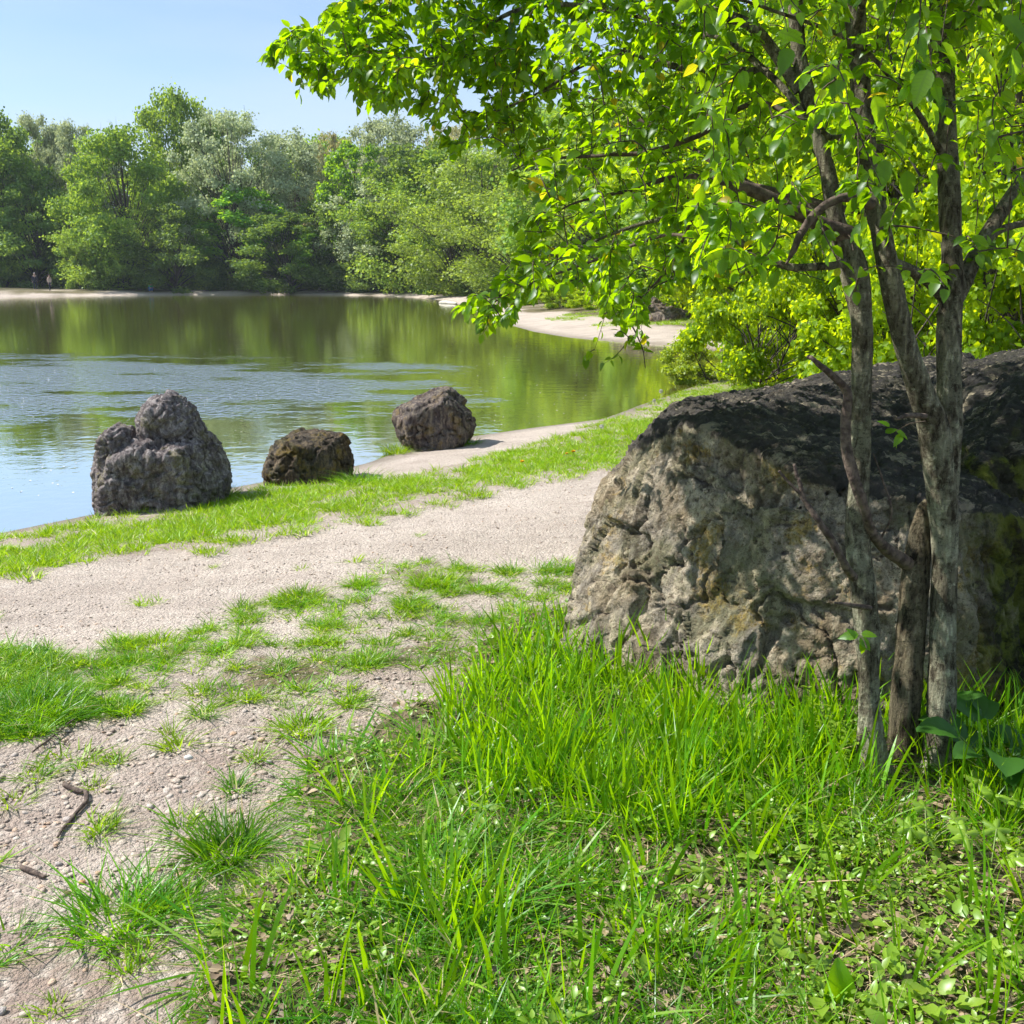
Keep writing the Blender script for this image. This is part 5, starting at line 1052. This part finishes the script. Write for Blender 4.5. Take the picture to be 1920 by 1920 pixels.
# ------------------------------------------------------------------ people on the far shore
def skin_mesh(name, joints, edges, mat, parent, sub=1):
    me = bpy.data.meshes.new('sk'); me.from_pydata([j[:3] for j in joints], edges, []); o = bpy.data.objects.new('sk', me); C.objects.link(o)
    o.modifiers.new('s', 'SKIN'); sd = me.skin_vertices[0].data
    for i, j in enumerate(joints): sd[i].radius = (j[3], j[4] if len(j) > 4 else j[3])
    sd[0].use_root = True; m2 = o.modifiers.new('u', 'SUBSURF'); m2.levels = sub; m2.render_levels = sub
    out = bpy.data.meshes.new_from_object(o.evaluated_get(bpy.context.evaluated_depsgraph_get())); bpy.data.objects.remove(o)
    out.name = name; out.materials.clear(); out.materials.append(mat); out.polygons.foreach_set('use_smooth', [True]*len(out.polygons)); return mobj(name, out, parent)
M['skin'] = plain_mat('skin', (0.5, 0.32, 0.24), 0.6); M['beige'] = plain_mat('beige_cloth', (0.68, 0.52, 0.42), 0.9); M['navy'] = plain_mat('navy_cloth', (0.03, 0.035, 0.06), 0.9); M['hair'] = plain_mat('hair', (0.06, 0.04, 0.03), 0.8); M['green_cloth'] = plain_mat('green_cloth', (0.03, 0.6, 0.22), 0.8); M['blue_cloth'] = plain_mat('blue_cloth', (0.05, 0.18, 0.5), 0.8); M['cap'] = plain_mat('cap', (0.5, 0.5, 0.52), 0.8)
def person(px, D, H, top, legs, head, label, walk=0.16, rz=0.0, coat=0.5):
    f = ray(px, 540); x = f[0]/f[1]*D; e = empty('person', (x, D, hz(x, D)), rz, (H/1.75,)*3); tag(e, label, 'person')
    J = [(0, 0, .95, .13, .10), (0, 0, 1.15, .12, .09), (0, 0, 1.38, .16, .10), (0, 0, 1.48, .06), (0, -.01, 1.56, .075, .085), (0, -.01, 1.68, .085, .095), (0, -.01, 1.74, .04),
         (-.19, 0, 1.42, .055), (-.24, .03, 1.13, .042), (-.22, -.06, .88, .033), (-.22, -.08, .78, .04, .025), (.19, 0, 1.42, .055), (.24, -.02, 1.13, .042), (.23, .07, .9, .033), (.23, .09, .8, .04, .025),
         (-.09, 0, .88, .085), (-.10, -walk*.6, .48, .058), (-.10, -walk*.2, .09, .042), (-.11, -walk*.2-.14, .04, .04, .03), (.09, 0, .88, .085), (.10, walk*.2, .48, .058), (.10, walk*1.2, .1, .042), (.11, walk*1.2-.12, .04, .04, .03)]
    E = [(0, 1), (1, 2), (2, 3), (3, 4), (4, 5), (5, 6), (2, 7), (7, 8), (8, 9), (9, 10), (2, 11), (11, 12), (12, 13), (13, 14), (0, 15), (15, 16), (16, 17), (17, 18), (0, 19), (19, 20), (20, 21), (21, 22)]
    skin_mesh('body', J, E, M['skin'], e)
    g = 1.22; T = [J[0], J[1], J[2], J[7], J[8], J[9], J[11], J[12], J[13], (0, 0, coat*1.3+.18, .17, .13)]; T = [(a[0], a[1], a[2], a[3]*g, (a[4] if len(a) > 4 else a[3])*g) for a in T]
    skin_mesh('coat', T, [(0, 1), (1, 2), (2, 3), (3, 4), (4, 5), (2, 6), (6, 7), (7, 8), (0, 9)], top, e)
    g = 1.18; L = [(0, 0, .93, .12, .1), J[15], J[16], J[17], J[19], J[20], J[21]]; L = [(a[0], a[1], a[2], a[3]*g, (a[4] if len(a) > 4 else a[3])*g) for a in L]
    skin_mesh('trousers', L, [(0, 1), (1, 2), (2, 3), (0, 4), (4, 5), (5, 6)], legs, e)
    skin_mesh('hair', [(0, .02, 1.62, .08), (0, .02, 1.7, .1, .11), (0, .01, 1.77, .06)], [(0, 1), (1, 2)], head, e); return e
person(67, 107, 1.78, M['navy'], M['navy'], M['cap'], 'person in dark clothes and a pale cap standing on the far shore', 0.1, 0.3, 0.45)
person(94, 106, 1.68, M['beige'], M['navy'], M['hair'], 'person in a beige coat and dark trousers walking on the far shore', 0.16, 1.2, 0.35)
f = ray(282, 545); x = f[0]/f[1]*110.4; e = empty('person', (x, 110.4, hz(x, 110.4)), 0.9, (1.15,)*3); tag(e, 'person in green top and blue trousers crouching at the far waterline', 'person')
J = [(0, .1, .22, .13), (0, .0, .42, .12), (0, -.10, .60, .14), (0, -.16, .68, .05), (0, -.2, .76, .085), (0, -.22, .87, .06), (-.12, -.25, .42, .075), (-.12, -.05, .08, .05), (-.12, -.2, .04, .04), (.12, -.25, .42, .075), (.12, -.05, .08, .05), (.12, -.2, .04, .04), (-.18, -.12, .58, .05), (-.2, -.3, .42, .04), (-.1, -.46, .34, .035), (.18, -.12, .58, .05), (.2, -.3, .42, .04), (.1, -.46, .34, .035)]
skin_mesh('body', J, [(0, 1), (1, 2), (2, 3), (3, 4), (4, 5), (0, 6), (6, 7), (7, 8), (0, 9), (9, 10), (10, 11), (2, 12), (12, 13), (13, 14), (2, 15), (15, 16), (16, 17)], M['skin'], e)
sc_ = lambda q, g: [(J[i][0], J[i][1], J[i][2], J[i][3]*g) for i in q]
skin_mesh('jacket', sc_((1, 2, 12, 13, 15, 16), 1.3), [(0, 1), (1, 2), (2, 3), (1, 4), (4, 5)], M['green_cloth'], e); skin_mesh('trousers', sc_((0, 6, 7, 9, 10), 1.22), [(0, 1), (1, 2), (0, 3), (3, 4)], M['blue_cloth'], e)
skin_mesh('hood', [(0, -.17, .74, .1), (0, -.19, .84, .1), (0, -.2, .92, .05)], [(0, 1), (1, 2)], M['green_cloth'], e)

# ------------------------------------------------------------------ driftwood and bank rocks at the bay
g0 = G(824, 567, 0.06); g1 = G(856, 569, 0.06); L_ = g1-g0; ln = spline([np.zeros(3), L_*0.4+[0, .05, .02], L_*0.75, L_], 14)
o = mobj('driftwood', Tubes().add(ln, np.array([.05]+[.11, .13, .13, .14, .12, .12, .11, .1, .1, .09, .08][:len(ln)-2]+[.04])[:len(ln)] if len(ln) <= 13 else np.linspace(.13, .06, len(ln)), 10, True, 0.02, 3).mesh('driftwood', plain_mat('bleached_wood', (0.6, 0.57, 0.5), 0.8, (0.4, 0.37, 0.3), 8))); o.location = g0
tag(o, 'pale bleached log lying in the shallows where the far beach curves', 'log')
for (px, py, D, w, h, lab) in [(1265, 604, 38, 1.0, .38, 'dark hump of rock in the grassy bank of the bay'), (1215, 575, 42, 1.6, .6, 'dark rock ledge at the top of the bay beach'), (1290, 583, 44, 1.1, .5, 'rock behind the grassy hump at the right end of the beach')]:
    f = ray(px, py); x = f[0]/f[1]*D; z = hz(x, D); rg = np.random.default_rng(px); pts = [(x+math.cos(a)*w*(.8+.3*rg.random()), D+math.sin(a)*w*.6, z+k) for a in np.linspace(0, 6.28, 8)[:-1] for k in (-.2, h*rg.uniform(.15, .6))]+[(x+.2, D, z+h), (x-.3*w, D+.1, z+h*.9)]
    o = boulder('bank_rock', [pts], 0.05, karst(0.16, 0.7, px), M['brown_rock'], (x, D, z), 3); tag(o, lab, 'rock', 'rocks in the bank of the bay')

# small pale petals and seeds drifting on the lake
rg = np.random.default_rng(77); n = 420; px = rg.uniform(-60, 1250, n); py = 553+rg.random(n)**0.8*380; q = np.array([G(a, b_, 0.004) for a, b_ in zip(px, py)]); sd = shore_d(q[:, 0], q[:, 1]); q = q[sd < -0.3]; n = len(q)
sz = 0.012+0.016*rg.random(n)+0.0006*q[:, 1]; a = rg.random(n)*6.28
o = mobj('floating_petals', leaves_mesh('floating_petals', q, np.c_[np.cos(a), np.sin(a), 0*a], np.tile([0.05, 0, 1.0], (n, 1)), sz, M['fluff'])); tag(o, 'tiny pale petals floating on the lake', kind='stuff')
# low weeds and young shrubs closing the back of the bay beach
for k, (px, D, w, h) in enumerate([(985, 62, 3.0, 1.6), (1050, 54, 2.8, 1.5), (1120, 50, 2.6, 1.2), (1180, 47, 2.6, 1.5), (1250, 45, 2.8, 1.3), (1310, 41, 2.4, 1.5)]):
    f = ray(px, 560); x = f[0]/f[1]*D
    place_tree(NT['bush'], 'shrub', (x, D, hz(x, D)-0.1), w/3.6, h/3, k*1.7, 'young green shrub behind the bay beach, %s' % ['farthest up the beach', 'second from the far end of the row', 'third from the far end of the row', 'just before the dark rock ledge', 'between the two dark rocks', 'nearest the small yellow green bush'][k], 'shrub', 'young shrubs behind the bay beach')

# ------------------------------------------------------------------ thin air over the lake
bm = bmesh.new(); bmesh.ops.create_cube(bm, size=1); me = bpy.data.meshes.new('haze'); bm.to_mesh(me); bm.free()
o = mobj('haze', me); o.scale = (680, 680, 34); o.location = (0, 0, 13.6); tag(o, kind='stuff')
m, n, l = newmat('haze'); b = NB(m.node_tree); pv = n.new('ShaderNodeVolumePrincipled'); pv.inputs['Color'].default_value = (0.78, 0.88, 1.0, 1); pv.inputs['Density'].default_value = 0.00016; pv.inputs['Anisotropy'].default_value = 0.1
l.new(pv.outputs[0], n.new('ShaderNodeOutputMaterial').inputs['Volume']); me.materials.append(m)
